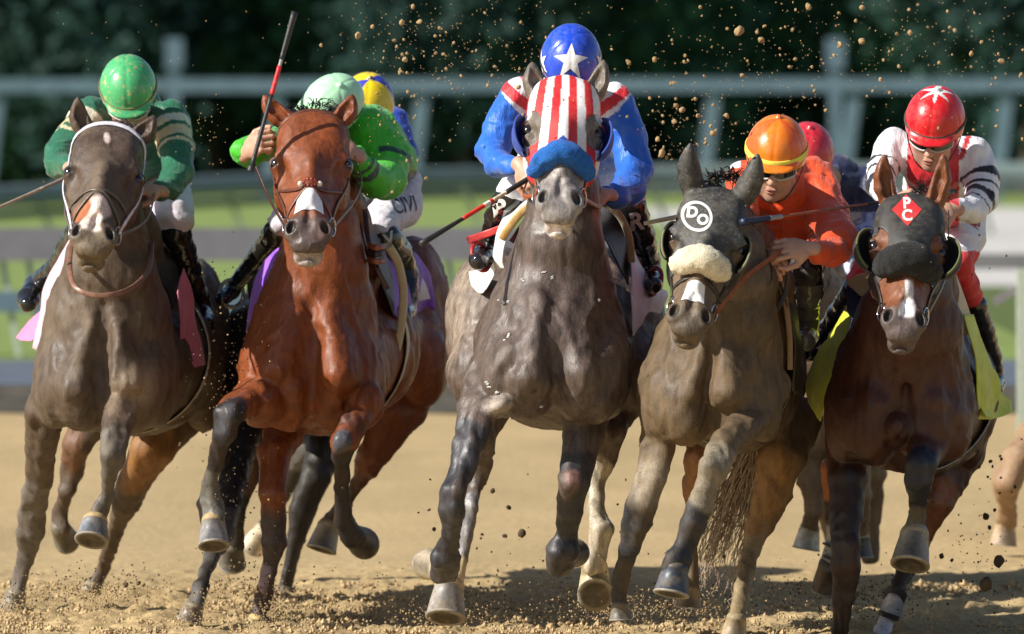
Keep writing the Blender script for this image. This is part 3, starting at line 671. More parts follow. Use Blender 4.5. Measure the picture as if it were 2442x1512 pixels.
def subdiv(V, F, mx):
    V = [tuple(v) for v in V]; T = [(f[0], f[i], f[i+1]) for f in F for i in range(1, len(f)-1)]
    for _ in range(7):
        out, ch, mid = [], False, {}
        def md(a, b):
            k = (min(a, b), max(a, b))
            if k not in mid: mid[k] = len(V); V.append(((V[a][0]+V[b][0])/2, (V[a][1]+V[b][1])/2))
            return mid[k]
        L = lambda a, b: math.dist(V[a], V[b]) > mx
        for a, b, c in T:
            e = [L(a, b), L(b, c), L(c, a)]
            if not any(e): out.append((a, b, c)); continue
            ch = True
            x = md(a, b) if e[0] else None; y = md(b, c) if e[1] else None; z = md(c, a) if e[2] else None
            pl = [p for p in (a, x, b, y, c, z) if p is not None]
            if len(pl) == 6: out += [(a, x, z), (x, b, y), (z, y, c), (x, y, z)]
            else:
                # fan from a mid point keeps shared edges matched
                s0 = pl.index([p for p in (x, y, z) if p is not None][0]); pl = pl[s0:]+pl[:s0]; out += [(pl[0], pl[i], pl[i+1]) for i in range(1, len(pl)-1)]
        T = out
        if not ch: break
    return np.array(V), T
def decal(name, polys, center, right, up, tree, m, parent, off=.0025, mx=.008, cast=.12, label=None):
    "polys: list of (V2, F, colour) in metres, projected on a surface along the normal of (right, up)"
    right, up = np.array(right, float), np.array(up, float); nn = np.cross(right, up); nn /= np.linalg.norm(nn)
    if nn[1] > 0: nn = -nn
    AV, AF, AC = [], [], []
    for lay, (V2, F, c) in enumerate(polys):
        V2, F = subdiv(V2, F, mx); n0 = len(AV); ok = []
        for v in V2:
            p = center+right*v[0]+up*v[1]; h = tree.ray_cast(Vector(p+nn*cast), Vector(-nn), cast*2.5)
            ok.append(h[0] is not None); AV.append(np.array(h[0])+nn*(off+lay*.0012) if h[0] is not None else p); AC.append(c)
        AF += [tuple(i+n0 for i in f) for f in F if all(ok[i] for i in f)]
    if not AF: return None
    return mkmesh(name, AV, AF, m, parent, colors=np.array(AC), label=label)
def tree_of(o):
    me = o.data; return BVHTree.FromPolygons([v.co.copy() for v in me.vertices], [tuple(p.vertices) for p in me.polygons])
K_ = (.018, .017, .019)
def vline(*p): return [tuple(x) for x in p]
# ------------------------------------------------------------ grey horse, striped hood
M1 = coat_mat('grey_coat', .46, .5, (.15, .11, .085), .25, var=.55)
def ex(B):
    B.drop(1290, 720, 40, 1262, 900, 60, 30.04, k=.016, dy=.05); B.drop(1355, 740, 40, 1385, 890, 50, 30.06, k=.03, dy=.06); B.ball(1205, 875, 30.05, 44, .09, 90, k=.012, rot=22)
    B.cone(P(1318, 640, 29.99), P(1316, 900, 29.93), .022, .014, .04, 's'); B.cone(P(1275, 620, 30.02), P(1240, 760, 29.98), .014, .01, .04, 's'); B.cone(P(1380, 620, 30.02), P(1400, 760, 29.98), .014, .01, .04, 's')
    B.cone(P(1190, 900, 29.96), P(1250, 830, 29.92), .012, .02, .03, 's'); B.cone(P(1205, 985, 29.98), P(1320, 960, 29.95), .014, .012, .03, 's')
    B.ball(1190, 966, 30.0, 38, .06, 20, k=.016, rot=-25); B.ball(1420, 950, 30.08, 50, .10, 62, k=.008, rot=-12)
DY = -.7
grey, Hg, HSg, Bg = horse('racehorse', 'dappled dark grey horse in a red and white striped hood with a blue noseband roll', ((1350, 168, 29.98), (1335, 487, 29.54)),
    [[(1348, 360, 30.22, 62), (1345, 480, 30.22, 84), (1338, 590, 30.22, 104), (1325, 700, 30.26, 140)], [(1350, 300, 30.25, 50), (1350, 370, 30.42, 62), (1348, 450, 30.6, 80), (1335, 620, 30.75, 105)]],
    (1318, 830, 29.95, 190), (1322, 770, 31.75, 262),
    [[(1170, 880, 30.15, 62), (1140, 970, 30.05, 52), (1120, 1060, 29.95, 40), (1098, 1130, 29.9, 33), (1080, 1172, 29.85, 39), (1078, 1215, 29.85, 36), (1074, 1270, 29.92, 23), (1068, 1300, 29.97, 27), (1060, 1330, 30.0, 38), (1060, 1370, 30.08, 37)],
     [(1400, 930, 30.2, 75), (1392, 1040, 30.15, 52), (1378, 1105, 30.1, 42), (1370, 1150, 30.05, 38), (1360, 1220, 30.1, 34), (1350, 1275, 30.15, 29), (1342, 1312, 30.15, 42), (1335, 1352, 30.22, 38)],
     [(1180, 900, 31.5, 90), (1140, 1040, 31.4, 45), (1146, 1105, 31.5, 29), (1136, 1150, 31.5, 24), (1120, 1210, 31.45, 22), (1108, 1280, 31.45, 23), (1094, 1335, 31.45, 26), (1075, 1390, 31.45, 34)],
     [(1470, 920, 31.5, 95), (1452, 1030, 31.3, 42), (1442, 1090, 31.35, 31), (1424, 1160, 31.35, 22), (1424, 1215, 31.3, 24), (1436, 1262, 31.25, 32), (1425, 1325, 31.25, 28), (1418, 1350, 31.25, 32)]],
    [((1056, 1362, 30.1), (1022, 1345, 30.28), 36, (.4, .33, .22), (.3, .25, .18)), ((1346, 1330, 30.25), (1368, 1318, 30.42), 34, (.03, .03, .03), (.03, .03, .035)),
     ((1072, 1390, 31.45), (1062, 1474, 31.4), 47, (.50, .38, .22), (.22, .2, .18)), ((1418, 1352, 31.25), (1420, 1420, 31.3), 42, (.42, .34, .2), (.34, .28, .17), (.0, -1, -.7))],
    [(.084, .058, .045)] + [
     ((1120, 1060, 30), (1078, 1200, 29.9), .075, .08, (.035, .033, .038)), ((1078, 1190, 29.9), (1060, 1370, 30), .08, .09, (.028, .026, .030)),
     ((1378, 1130, 30.1), (1340, 1350, 30.2), .065, .10, (.032, .030, .033)), ((1370, 1140, 30.0), (1372, 1160, 30.0), .03, .01, (.2, .11, .09)),
     ((1420, 1150, 31.3), (1418, 1420, 31.3), .07, .09, (.40, .34, .25)), ((1125, 1190, 31.4), (1100, 1400, 31.4), .05, .07, (.16, .15, .15)), ((1080, 1380, 31.4), (1065, 1470, 31.4), .07, .07, (.42, .33, .21)),
     ((1090, 700, 31.6), (1095, 820, 31.5), .14, .12, (.24, .19, .15), dict(soft=.14, jag=.1)), ((1180, 955, 29.95), (1195, 975, 29.95), .03, .035, (.30, .25, .21), dict(soft=.03, jag=.03)),
     ((1330, 620, 30.1), (1310, 800, 30), .12, .12, (.085, .06, .052), dict(soft=.12, jag=.1))],
    M1, extra=ex, wide=1.15, ebt=.06, ears=[(1268, 148, 30.02), (1441, 143, 30.02)],
    headpaint=lambda C, L, m: [C.__setitem__(slice(None), C*(1-w[:, None])+np.array(c)*w[:, None]) for w, c in (
        (m*sst(.28, .42, L[:, 1])*.9, (.26, .235, .225)), (m*(L[:, 1] < .28)*(.35+.5*fbm(L*60, 2, 3)), (.20, .17, .14)), (m*sst(.57, .60, L[:, 1])*(L[:, 2] < -.09)*.9, (.55, .48, .44)))])
def stripes(L, V):
    w = .0195*(1+1.3*np.clip(L[:, 1], 0, .4)); i = np.floor(L[:, 0]/w+.5); red = (i.astype(int) % 2 != 0)
    C = np.where(red[:, None], A(.62, .02, .025), A(.78, .76, .76)); b = (L[:, 1] > .325-.55*np.maximum(np.abs(L[:, 0])-.0, 0)**1.0*0) & (L[:, 1] > .335)
    return np.where((L[:, 1] > .305+1.1*np.abs(L[:, 0])**1.0)[:, None], A(.02, .06, .35), C)
hood(Hg, HSg, 'hood', grey, M_lycra, stripes, t0=-.015, low=lambda x, n: .325+1.1*np.abs(x)**1.15+np.clip(-n-.06, 0, 1)*.9)
for q in (-1, 1): cup(Hg, q, grey, (.015, .05, .30), rim=(.015, .05, .30), size=(.045, .085, .062))
roll(Hg, grey, (.02, .13, .46), t=.395, r=.036, spread=66, drop=.055)
# ------------------------------------------------------------ bay horse
M2 = coat_mat('bay_coat', .44, .42, (.30, .09, .02), .15, var=.3)
def ex(B):
    B.drop(700, 740, 38, 662, 880, 54, 30.75, k=.025, dy=.05); B.drop(785, 750, 38, 808, 895, 58, 30.73, k=.012, dy=.06); B.ball(700, 930, 30.72, 34, .08, 48, k=.006, rot=20)
    B.cone(P(742, 720, 30.72), P(738, 985, 30.64), .016, .030, .03, 's'); B.cone(P(600, 900, 30.72), P(665, 960, 30.66), .012, .014, .03, 's'); B.cone(P(880, 940, 30.72), P(800, 990, 30.66), .012, .014, .03, 's')
    B.ball(622, 958, 30.70, 66, .13, 56, k=.008, rot=20); B.ball(868, 968, 30.74, 44, .10, 60, k=.008, rot=18)
DY = .6
bay, Hb, HSb, Bb = horse('racehorse', 'bright bay horse with black lower legs and a white nose strip, ridden in lime green', ((748, 250, 30.62), (734, 558, 30.17)),
    [[(752, 430, 30.85, 70), (765, 540, 30.85, 88), (775, 640, 30.88, 104), (760, 740, 30.92, 135)], [(757, 350, 30.9, 50), (775, 430, 31.1, 68), (795, 540, 31.3, 90), (800, 640, 31.4, 105)]],
    (742, 855, 30.65, 178), (885, 745, 32.5, 190),
    [[(640, 880, 30.9, 70), (618, 950, 30.75, 62), (570, 968, 30.55, 46), (541, 985, 30.45, 37), (533, 1035, 30.45, 30), (515, 1095, 30.55, 23), (500, 1150, 30.6, 26), (502, 1200, 30.62, 31), (508, 1240, 30.6, 33)],
     [(850, 900, 30.9, 72), (876, 975, 30.75, 42), (846, 1010, 30.6, 38), (822, 1055, 30.55, 35), (816, 1090, 30.6, 27), (815, 1180, 30.75, 21), (822, 1245, 30.8, 27), (845, 1285, 30.85, 32)],
     [(800, 900, 32.0, 120), (690, 1000, 31.3, 58), (655, 1080, 31.1, 44), (648, 1180, 31.0, 34), (652, 1250, 31.05, 35), (655, 1290, 31.05, 33), (642, 1360, 31.1, 22), (628, 1430, 31.15, 23), (618, 1475, 31.15, 23)],
     [(985, 850, 32.3, 85), (950, 980, 32.2, 72), (895, 1080, 32.2, 44), (858, 1150, 32.3, 27), (818, 1205, 32.35, 20), (795, 1240, 32.4, 24), (780, 1262, 32.4, 26)]],
    [((508, 1238, 30.6), (510, 1303, 30.56), 37, (.4, .3, .15), (.16, .16, .17)), ((836, 1275, 30.85), (868, 1296, 31.0), 36, (.03, .03, .03), (.05, .045, .04)),
     ((616, 1472, 31.15), (608, 1512, 31.15), 32, (.5, .38, .16), (.4, .32, .16)), ((785, 1250, 32.4), (766, 1312, 32.38), 36, (.33, .27, .17), (.26, .24, .2))],
    [(.180, .046, .013),
     ((570, 960, 30.5), (541, 985, 30.4), .02, .075, K_), ((541, 985, 30.4), (500, 1150, 30.6), .07, .06, K_), ((500, 1165, 30.6), (508, 1240, 30.6), .06, .065, (.10, .095, .08)), ((545, 960, 30.4), (525, 1010, 30.4), .03, .03, (.05, .05, .058)),
     ((835, 1020, 30.6), (815, 1090, 30.6), .045, .05, K_), ((815, 1090, 30.6), (860, 1290, 30.9), .05, .08, K_), ((818, 1045, 30.5), (814, 1078, 30.5), .035, .03, (.075, .075, .088)),
     ((652, 1260, 31.05), (625, 1480, 31.15), .07, .07, (.045, .032, .035), dict(soft=.08)), ((865, 1140, 32.3), (780, 1265, 32.4), .06, .06, (.05, .045, .04), dict(soft=.05)),
     ((1030, 800, 32.3), (900, 1100, 32.3), .2, .12, (.14, .045, .022), dict(soft=.15))],
    M2, extra=ex, wide=1.22, ears=[(627, 228, 30.68), (842, 226, 30.68)],
    headpaint=lambda C, L, m: [C.__setitem__(slice(None), C*(1-w[:, None])+np.array(c)*w[:, None]) for w, c in (
        (m*sst(.47, .52, L[:, 1])*.9, (.085, .07, .066)), (m*sst(.57, .60, L[:, 1])*(L[:, 2] < -.09)*.8, (.42, .36, .33)))])
# ------------------------------------------------------------ brown horse on the left
M3 = coat_mat('brown_coat', .54, .42, (.24, .18, .11), .42, var=.3)
def ex(B):
    B.drop(215, 780, 22, 182, 925, 48, 31.28, k=.012); B.drop(280, 780, 22, 300, 910, 50, 31.26, k=.008); B.ball(245, 930, 31.28, 24, .07, 60, k=.014)
    B.cone(P(245, 730, 31.25), P(250, 960, 31.2), .016, .022, .035, 's'); 
DY = 0.1
brown, Hn, HSn, Bn = horse('racehorse', 'dusty dark brown horse in a white bridle with a small star and a white snip', ((266, 284, 31.18), (220, 566, 30.70)),
    [[(262, 440, 31.42, 70), (262, 560, 31.4, 90), (262, 650, 31.4, 112), (258, 730, 31.45, 145)], [(270, 390, 31.45, 50), (275, 470, 31.65, 72), (290, 580, 31.9, 95), (290, 680, 32.0, 110)]],
    (255, 855, 31.2, 176), (400, 800, 33.0, 140),
    [[(130, 900, 31.5, 55), (108, 980, 31.55, 50), (98, 1070, 31.7, 43), (90, 1150, 31.85, 37), (74, 1225, 32.0, 36), (72, 1265, 32.05, 36), (64, 1320, 32.15, 24), (50, 1375, 32.2, 23), (38, 1420, 32.2, 21)],
     [(325, 900, 31.4, 66), (292, 970, 31.2, 48), (276, 1040, 31.05, 38), (270, 1085, 31.0, 35), (264, 1130, 31.05, 23), (256, 1185, 31.1, 21), (242, 1215, 31.1, 27), (230, 1245, 31.1, 28)],
     [(230, 980, 32.8, 60), (185, 1060, 32.8, 38), (172, 1120, 32.9, 28), (160, 1170, 32.9, 24), (142, 1220, 33.0, 21), (145, 1262, 33.0, 26)],
     [(430, 960, 32.9, 95), (365, 1070, 32.8, 58), (320, 1150, 32.9, 42), (300, 1200, 33.0, 38), (282, 1250, 33.1, 24), (262, 1310, 33.2, 20), (245, 1350, 33.3, 20), (225, 1395, 33.3, 21)]],
    [((40, 1412, 32.2), (28, 1458, 32.2), 32, (.2, .17, .12), (.16, .14, .11)), ((228, 1238, 31.1), (218, 1290, 31.06), 40, (.45, .32, .15), (.14, .15, .17)),
     ((142, 1255, 33.0), (160, 1292, 33.1), 30, (.1, .09, .06), (.1, .09, .07)), ((224, 1392, 33.3), (208, 1428, 33.3), 28, (.22, .18, .12), (.2, .17, .12))],
    [(.085, .058, .040),
     ((95, 1150, 31.9), (40, 1430, 32.2), .08, .07, (.115, .098, .085)), ((272, 1060, 31), (230, 1240, 31.1), .06, .06, (.11, .095, .08)), ((300, 960, 31.1), (330, 920, 31.2), .05, .06, (.26, .19, .13), dict(soft=.08)),
     ((350, 1060, 32.8), (330, 1150, 32.8), .12, .07, (.24, .11, .035), dict(soft=.1)), ((172, 1040, 32.8), (160, 1150, 32.8), .05, .05, (.14, .06, .03)), ((460, 850, 32.9), (440, 980, 32.9), .2, .14, (.06, .035, .02), dict(soft=.12))],
    M3, extra=ex, wide=1.2, ears=[(184, 232, 31.2), (368, 278, 31.25)],
    headpaint=lambda C, L, m: [C.__setitem__(slice(None), C*(1-w[:, None])+np.array(c)*w[:, None]) for w, c in (
        (m*.75, (.075, .048, .036)), (m*sst(.5, .54, L[:, 1])*.7, (.17, .13, .085)),
        (m*(1-sst(.6, 1.1, np.hypot((L[:, 0]+.004-.12*(L[:, 1]-.1))/.010, (L[:, 1]-.095)/.034))), (.62, .5, .46)),
        (m*(1-sst(.022, .034, np.abs(L[:, 0]+.002+.012*np.sin(L[:, 1]*40))))*sst(.385, .41, L[:, 1])*(1-sst(.53, .55, L[:, 1]))*(L[:, 2] > -.07), (.72, .58, .5)),
        (m*(1-sst(.015, .03, np.abs(L[:, 0]+.045)))*sst(.37, .41, L[:, 1])*(1-sst(.46, .5, L[:, 1])), (.35, .1, .03)))])
# ------------------------------------------------------------ dun-brown horse in the black hood with a round badge
M4 = coat_mat('dun_coat', .58, .35, (.27, .185, .095), .42, var=.3)
def ex(B):
    pass
    B.drop(1680, 800, 20, 1645, 940, 36, 30.72, k=.012); B.drop(1735, 800, 26, 1738, 930, 56, 30.70, k=.010); B.drop(1790, 800, 22, 1772, 880, 44, 30.73, k=.014)
    B.cone(P(1695, 860, 30.66), P(1688, 1000, 30.60), .010, .016, .015, 's'); B.cone(P(1800, 850, 30.72), P(1770, 800, 30.72), .012, .012, .03, 's')
DY = -1.5
dun, Hd, HSd, Bd = horse('racehorse', 'dusty dun horse in a black hood with a white DO badge and cream roll', ((1714, 440, 30.62), (1640, 768, 30.28), -5),
    [[(1755, 600, 30.78, 72), (1760, 680, 30.78, 92), (1740, 760, 30.8, 112), (1720, 830, 30.88, 140)], [(1745, 520, 30.88, 50), (1775, 590, 31.05, 74), (1800, 680, 31.25, 92), (1790, 780, 31.35, 110)]],
    (1695, 890, 30.65, 175), (1795, 890, 32.3, 105),
    [[(1570, 900, 30.9, 52), (1578, 980, 30.85, 48), (1570, 1060, 30.85, 44), (1552, 1140, 30.8, 38), (1530, 1200, 30.8, 40), (1515, 1250, 30.85, 38), (1500, 1310, 30.9, 27), (1482, 1370, 31.0, 23), (1476, 1415, 31.05, 23), (1478, 1450, 31.05, 20)],
     [(1820, 920, 30.9, 75), (1790, 1000, 30.7, 50), (1735, 1055, 30.5, 42), (1702, 1110, 30.4, 42), (1686, 1160, 30.4, 30), (1668, 1215, 30.4, 31), (1655, 1250, 30.4, 33), (1636, 1300, 30.4, 27), (1618, 1335, 30.38, 33), (1610, 1355, 30.38, 36)],
     [(1720, 1000, 32, 100), (1665, 1090, 31.9, 36), (1652, 1150, 32, 26), (1650, 1220, 32.1, 20), (1648, 1330, 32.2, 19), (1645, 1400, 32.2, 24)],
     [(1882, 1000, 32.0, 86), (1868, 1090, 31.9, 62), (1842, 1180, 31.9, 48), (1815, 1250, 31.9, 38), (1790, 1320, 31.85, 26), (1772, 1400, 31.7, 22), (1755, 1480, 31.6, 21)]],
    [((1478, 1440, 31.05), (1480, 1478, 31.05), 27, (.1, .09, .08), (.1, .09, .07)), ((1612, 1352, 30.38), (1600, 1418, 30.36), 42, (.04, .04, .045), (.045, .055, .075)),
     ((1645, 1400, 32.2), (1640, 1450, 32.2), 32, (.2, .14, .08), (.18, .13, .08)), ((1757, 1470, 31.6), (1748, 1525, 31.6), 32, (.3, .24, .14), (.26, .2, .12))],
    [(.098, .066, .038),
     ((1535, 1195, 30.8), (1478, 1460, 31.05), .075, .075, (.03, .03, .034)), ((1550, 1150, 30.8), (1545, 1170, 30.8), .06, .05, (.24, .19, .13), dict(soft=.06)),
     ((1672, 1205, 30.4), (1605, 1400, 30.4), .06, .085, (.018, .019, .024), dict(soft=.01)), ((1702, 1110, 30.4), (1686, 1180, 30.4), .07, .05, (.19, .16, .115)),
     ((1842, 1150, 31.8), (1800, 1260, 31.8), .10, .08, (.30, .16, .06), dict(soft=.08)), ((1790, 1320, 31.8), (1750, 1500, 31.6), .06, .06, (.24, .18, .10)), ((1660, 1080, 31.9), (1652, 1200, 32), .06, .05, (.24, .11, .05))],
    M4, extra=ex, wide=1.20, bs=.80, ears=[(1645, 352, 30.62), (1808, 378, 30.62)], hollow=False,
    tail=[(1850, 940, 32.7), (1800, 1060, 32.75), (1750, 1200, 32.8), (1705, 1330, 32.8), (1690, 1400, 32.8)],
    headpaint=lambda C, L, m: [C.__setitem__(slice(None), C*(1-w[:, None])+np.array(c)*w[:, None]) for w, c in (
        (m*.7, (.14, .095, .062)), (m*sst(.50, .56, L[:, 1])*.8, (.10, .08, .06)))])
eS = Sculpt(); eS.pr = list(HSd.pr); Hd.ears(eS, [(1645, 346, 30.62), (1808, 372, 30.62)], r=.034, hollow=False)
dusty = lambda L, V: np.ones((len(V), 3))*A(.028, .028, .028)+(np.clip(fbm(V*22, 3, 2)-.42, 0, 1)*.28+.6*np.clip(fbm(V*160, 2, 3)-.60, 0, 1))[:, None]*A(.62, .6, .52)
hood(Hd, HSd, 'hood', dun, M_lycra, dusty, earS=eS, hole=(.106, .225, -.085, .030, .046, .045), low=lambda x, n: .285+.9*np.abs(x)+np.clip(-n-.08, 0, 1)*.5, nmin=-.27, off=.005)
roll(Hd, dun, (.78, .70, .52), t=.355, r=.046, spread=54, drop=.02, name='shadow_roll')
for q in (-1, 1): cup(Hd, q, dun, (.02, .02, .022), size=(.036, .082, .045), rim=(.2, .18, .1))
# ------------------------------------------------------------ dark bay horse on the right
M5 = coat_mat('dark_bay_coat', .46, .42, (.13, .05, .03), .15, var=.25)
def ex(B):
    pass
    B.drop(2115, 830, 36, 2088, 960, 56, 30.32, k=.02, dy=.04); B.drop(2205, 830, 36, 2215, 950, 56, 30.33, k=.025, dy=.04); B.ball(2140, 1020, 30.24, 34, .08, 40, k=.008)
    B.cone(P(2165, 850, 30.25), P(2150, 1080, 30.18), .014, .018, .03, 's'); B.cone(P(2270, 850, 30.22), P(2160, 960, 30.16), .008, .008, .02, 's')
DY = -.6
dark, Hk, HSk, Bk = horse('racehorse', 'dark bay horse in a black hood with a red PC diamond', ((2178, 452, 30.02), (2157, 775, 29.63)),
    [[(2172, 600, 30.25, 72), (2172, 700, 30.27, 96), (2165, 780, 30.32, 128), (2155, 860, 30.4, 150)], [(2178, 520, 30.32, 50), (2182, 600, 30.55, 76), (2180, 700, 30.75, 105), (2165, 800, 30.85, 125)]],
    (2145, 935, 30.2, 182), (2232, 890, 32.0, 125),
    [[(2030, 950, 30.5, 66), (2020, 1050, 30.5, 58), (2020, 1140, 30.4, 50), (2018, 1230, 30.35, 42), (2020, 1300, 30.3, 40), (2020, 1345, 30.3, 39), (2012, 1420, 30.35, 28), (2005, 1500, 30.4, 26), (2000, 1570, 30.45, 28)],
     [(2245, 980, 30.5, 72), (2215, 1060, 30.25, 50), (2196, 1110, 30.1, 39), (2192, 1145, 30.1, 36), (2188, 1200, 30.2, 23), (2185, 1240, 30.25, 24), (2180, 1275, 30.25, 30)],
     [(2080, 1000, 31.9, 90), (1996, 1120, 31.7, 40), (1988, 1200, 31.8, 28), (1990, 1260, 31.9, 21), (1984, 1310, 31.95, 22), (1975, 1345, 31.95, 26)],
     [(2300, 950, 31.9, 85), (2280, 1080, 31.7, 74), (2228, 1200, 31.6, 50), (2185, 1290, 31.6, 36), (2158, 1360, 31.6, 26), (2135, 1420, 31.5, 22), (2112, 1485, 31.5, 21), (2095, 1530, 31.4, 24)]],
    [((2182, 1268, 30.25), (2170, 1348, 30.2), 46, (.30, .25, .17), (.20, .19, .16)), ((1976, 1345, 31.95), (1966, 1405, 32.0), 32, (.12, .1, .09), (.10, .07, .05)), ((2000, 1560, 30.45), (1995, 1600, 30.45), 36), ((2096, 1520, 31.4), (2088, 1560, 31.4), 34)],
    [(.062, .021, .012),
     ((2020, 1150, 30.3), (2015, 1560, 30.4), .08, .09, (.022, .014, .014), dict(soft=.12)), ((2206, 1085, 30.1), (2192, 1145, 30.0), .045, .08, (.014, .016, .024)), ((2192, 1145, 30.05), (2182, 1260, 30.2), .085, .06, (.014, .016, .024)), ((2184, 1245, 30.2), (2180, 1275, 30.2), .045, .05, (.10, .09, .07)),
     ((1990, 1100, 31.7), (1988, 1220, 31.8), .07, .05, (.40, .13, .035)), ((1988, 1230, 31.8), (1990, 1290, 31.9), .05, .05, (.03, .02, .015)), ((1986, 1300, 31.9), (1978, 1350, 31.9), .06, .07, (.42, .42, .44)),
     ((2200, 1260, 31.6), (2240, 1180, 31.6), .05, .05, (.24, .08, .03), dict(soft=.06)), ((2160, 1350, 31.6), (2140, 1400, 31.55), .05, .05, (.05, .03, .02)), ((2118, 1465, 31.5), (2090, 1540, 31.4), .06, .07, (.62, .57, .60))],
    M5, extra=ex, wide=1.18, ears=[(2109, 367, 30.05), (2250, 367, 30.05)],
    headpaint=lambda C, L, m: [C.__setitem__(slice(None), C*(1-w[:, None])+np.array(c)*w[:, None]) for w, c in (
        (m*.7, (.22, .075, .03)), (m*sst(.49, .53, L[:, 1])*.9, (.10, .085, .08)), (m*(1-sst(.009, .016, np.abs(L[:, 0]-.010+.08*np.abs(L[:, 1]-.47))-.010*sst(.46, .5, L[:, 1])))*sst(.39, .42, L[:, 1])*(1-sst(.535, .55, L[:, 1])), (.7, .66, .66)))])
hood(Hk, HSk, 'hood', dark, M_lycra, lambda L, V: np.ones((len(V), 3))*A(.026, .026, .027), t0=-.02, low=lambda x, n: .285+.9*np.abs(x)+np.clip(-n-.08, 0, 1)*.5)
for q in (-1, 1): cup(Hk, q, dark, (.015, .015, .016), size=(.060, .088, .062), rim=(.10, .11, .03))
roll(Hk, dark, (.020, .020, .020), t=.340, r=.052, spread=58, drop=.01)
HORSES = dict(grey=(grey, Hg, Bg), bay=(bay, Hb, Bb), brown=(brown, Hn, Bn), dun=(dun, Hd, Bd), dark=(dark, Hk, Bk))
# ============================================================ tack
M_cloth = mat('saddle_cloth', attr=True, rough=.55, var=.12, nscale=14, bump=.6, bscale=24, bdist=.01, sheen=.2, dirt=(.4, .33, .2), damt=.2)
M_leat = mat('tack_leather', attr=True, rough=.4, var=.3, nscale=40, bump=.3, bscale=60)
def bridle(H, parent, color, w=.008, brow=.045, nose=.40, cheek=True, over=.0, lift=.004, white=None, rings=True, nb=True, chk=80, lower=True):
    mb = MB(); cw = white or color
    if brow is not None: H.strap(mb, [(brow+.05, -96), (brow+.005, -60), (brow-.02, 0), (brow+.005, 60), (brow+.05, 96)], w, .003, lift, cw)
    if cheek:
        for q in (-1, 1): H.strap(mb, [(brow+.05 if brow is not None else .30, q*96), (.16, q*100), (.30, q*(chk+14)), (.40, q*chk), (.47, q*(chk+4))], w, .003, lift, cw)
    if nb: H.strap(mb, [(nose+.02, -125), (nose+.012, -70), (nose, 0), (nose+.012, 70), (nose+.02, 125)], w, .003, lift, color)
    if lower:
        for q in (-1, 1): H.strap(mb, [(.47, q*84), (.50, q*120), (.515, q*165)], w*.8, .003, lift, color)
    b = mb.build('bridle', M_leat, parent)
    if rings:
        for q in (-1, 1):
            m2 = MB(); c, n = H.wrap(.475, q*86, .008); ring(m2, c, n+A(0, -.3, 0), .030*H.s, .0035, (.7, .7, .72)); m2.build('bit_ring', M_met, b)
    return b
def rein(H, parent, q, hand_, color, sag=.03, w=.007, via=None):
    a, n = H.wrap(.475, q*88, .012); b = P(*hand_); m = [P(*x) for x in via] if via else [(a+b)/2+A(q*.03, 0, -sag)]
    mb = MB(); mb.add(tube(crom([a]+m+[b], 8), 0, 8, flat=(A(q, -.3, 0), w, .002)), color); return mb.build('rein', M_leat, parent)
def sht(name, rows, color, parent, m=None, **kw):
    V, F = sheet([[P(*p) for p in r] for r in rows], **kw); return mkmesh(name, V, F, m or M_cloth, parent, colors=np.ones((len(V), 3))*A(*color))
def band(name, pts, w, th, color, parent, nrm=(0, -1, 0), m=None, n=6):
    V, F = tube(crom([P(*p) for p in pts], n), 0, 10, flat=(A(*nrm), w, th)); return mkmesh(name, V, F, m or M_cloth, parent, colors=np.ones((len(V), 3))*A(*color))
def stirrup(parent, c, col_, tilt=(.2, -1, 0), R=.055):
    mb = MB(); ring(mb, P(*c), A(*tilt), R, .008, col_); mb.build('stirrup', M_leat, parent)
# grey ---------------------------------------------------------
DY = -.7
LB = (.018, .015, .014)
bridle(Hg, grey, (.30, .06, .025), brow=None, nb=False)
sht('saddle_cloth', [[(1275, 455, 31.0), (1225, 488, 31.02), (1192, 540, 31.05), (1178, 605, 31.1), (1182, 640, 31.15)], [(1275, 480, 30.9), (1245, 505, 30.9), (1212, 550, 30.9), (1200, 610, 30.95), (1205, 640, 31.0)]], (.82, .82, .82), grey)
band('saddle_pad', [(1268, 488, 30.82), (1240, 510, 30.82), (1212, 545, 30.82), (1198, 568, 30.84)], .014, .012, (.62, .38, .13), grey)
sht('saddle', [[(1275, 470, 31.0), (1250, 520, 31.0), (1215, 575, 31.0)], [(1275, 540, 30.85), (1262, 560, 30.85), (1240, 590, 30.85)]], LB, grey, M_leat)
sht('saddle_cloth', [[(1118, 648, 31.5), (1122, 670, 31.5), (1128, 688, 31.5)], [(1150, 640, 31.4), (1155, 670, 31.4), (1148, 700, 31.4)], [(1185, 620, 31.3), (1180, 650, 31.3), (1160, 690, 31.3)]], (.82, .82, .82), grey)
band('saddle_pad', [(1440, 482, 30.8), (1478, 515, 30.82), (1500, 565, 30.85), (1506, 622, 30.9)], .013, .012, (.36, .30, .19), grey)
sht('saddle', [[(1425, 480, 31.0), (1470, 520, 31.0), (1498, 590, 31.0), (1500, 650, 31.05)], [(1425, 540, 30.85), (1450, 580, 30.85), (1480, 640, 30.88), (1498, 680, 30.9)]], LB, grey, M_leat)
sht('saddle_cloth', [[(1500, 570, 31.0), (1506, 680, 30.9), (1510, 802, 30.85)], [(1515, 600, 31.1), (1542, 690, 31.1), (1528, 775, 31.0)], [(1535, 640, 31.2), (1562, 705, 31.2), (1546, 745, 31.1)], [(1560, 690, 31.4), (1592, 700, 31.5), (1574, 748, 31.4)]], (.78, .79, .86), grey, wr=.008)
band('stirrup_leather', [(1114, 574, 31.1), (1160, 558, 31.1), (1208, 540, 31.05)], .013, .003, (.55, .05, .05), grey, m=M_leat)
stirrup(grey, (1146, 612, 31.12), (.35, .02, .02), (.9, -.6, .3), .050); stirrup(grey, (1558, 672, 31.12), (.22, .015, .02), (-.9, -.6, .3), .048)
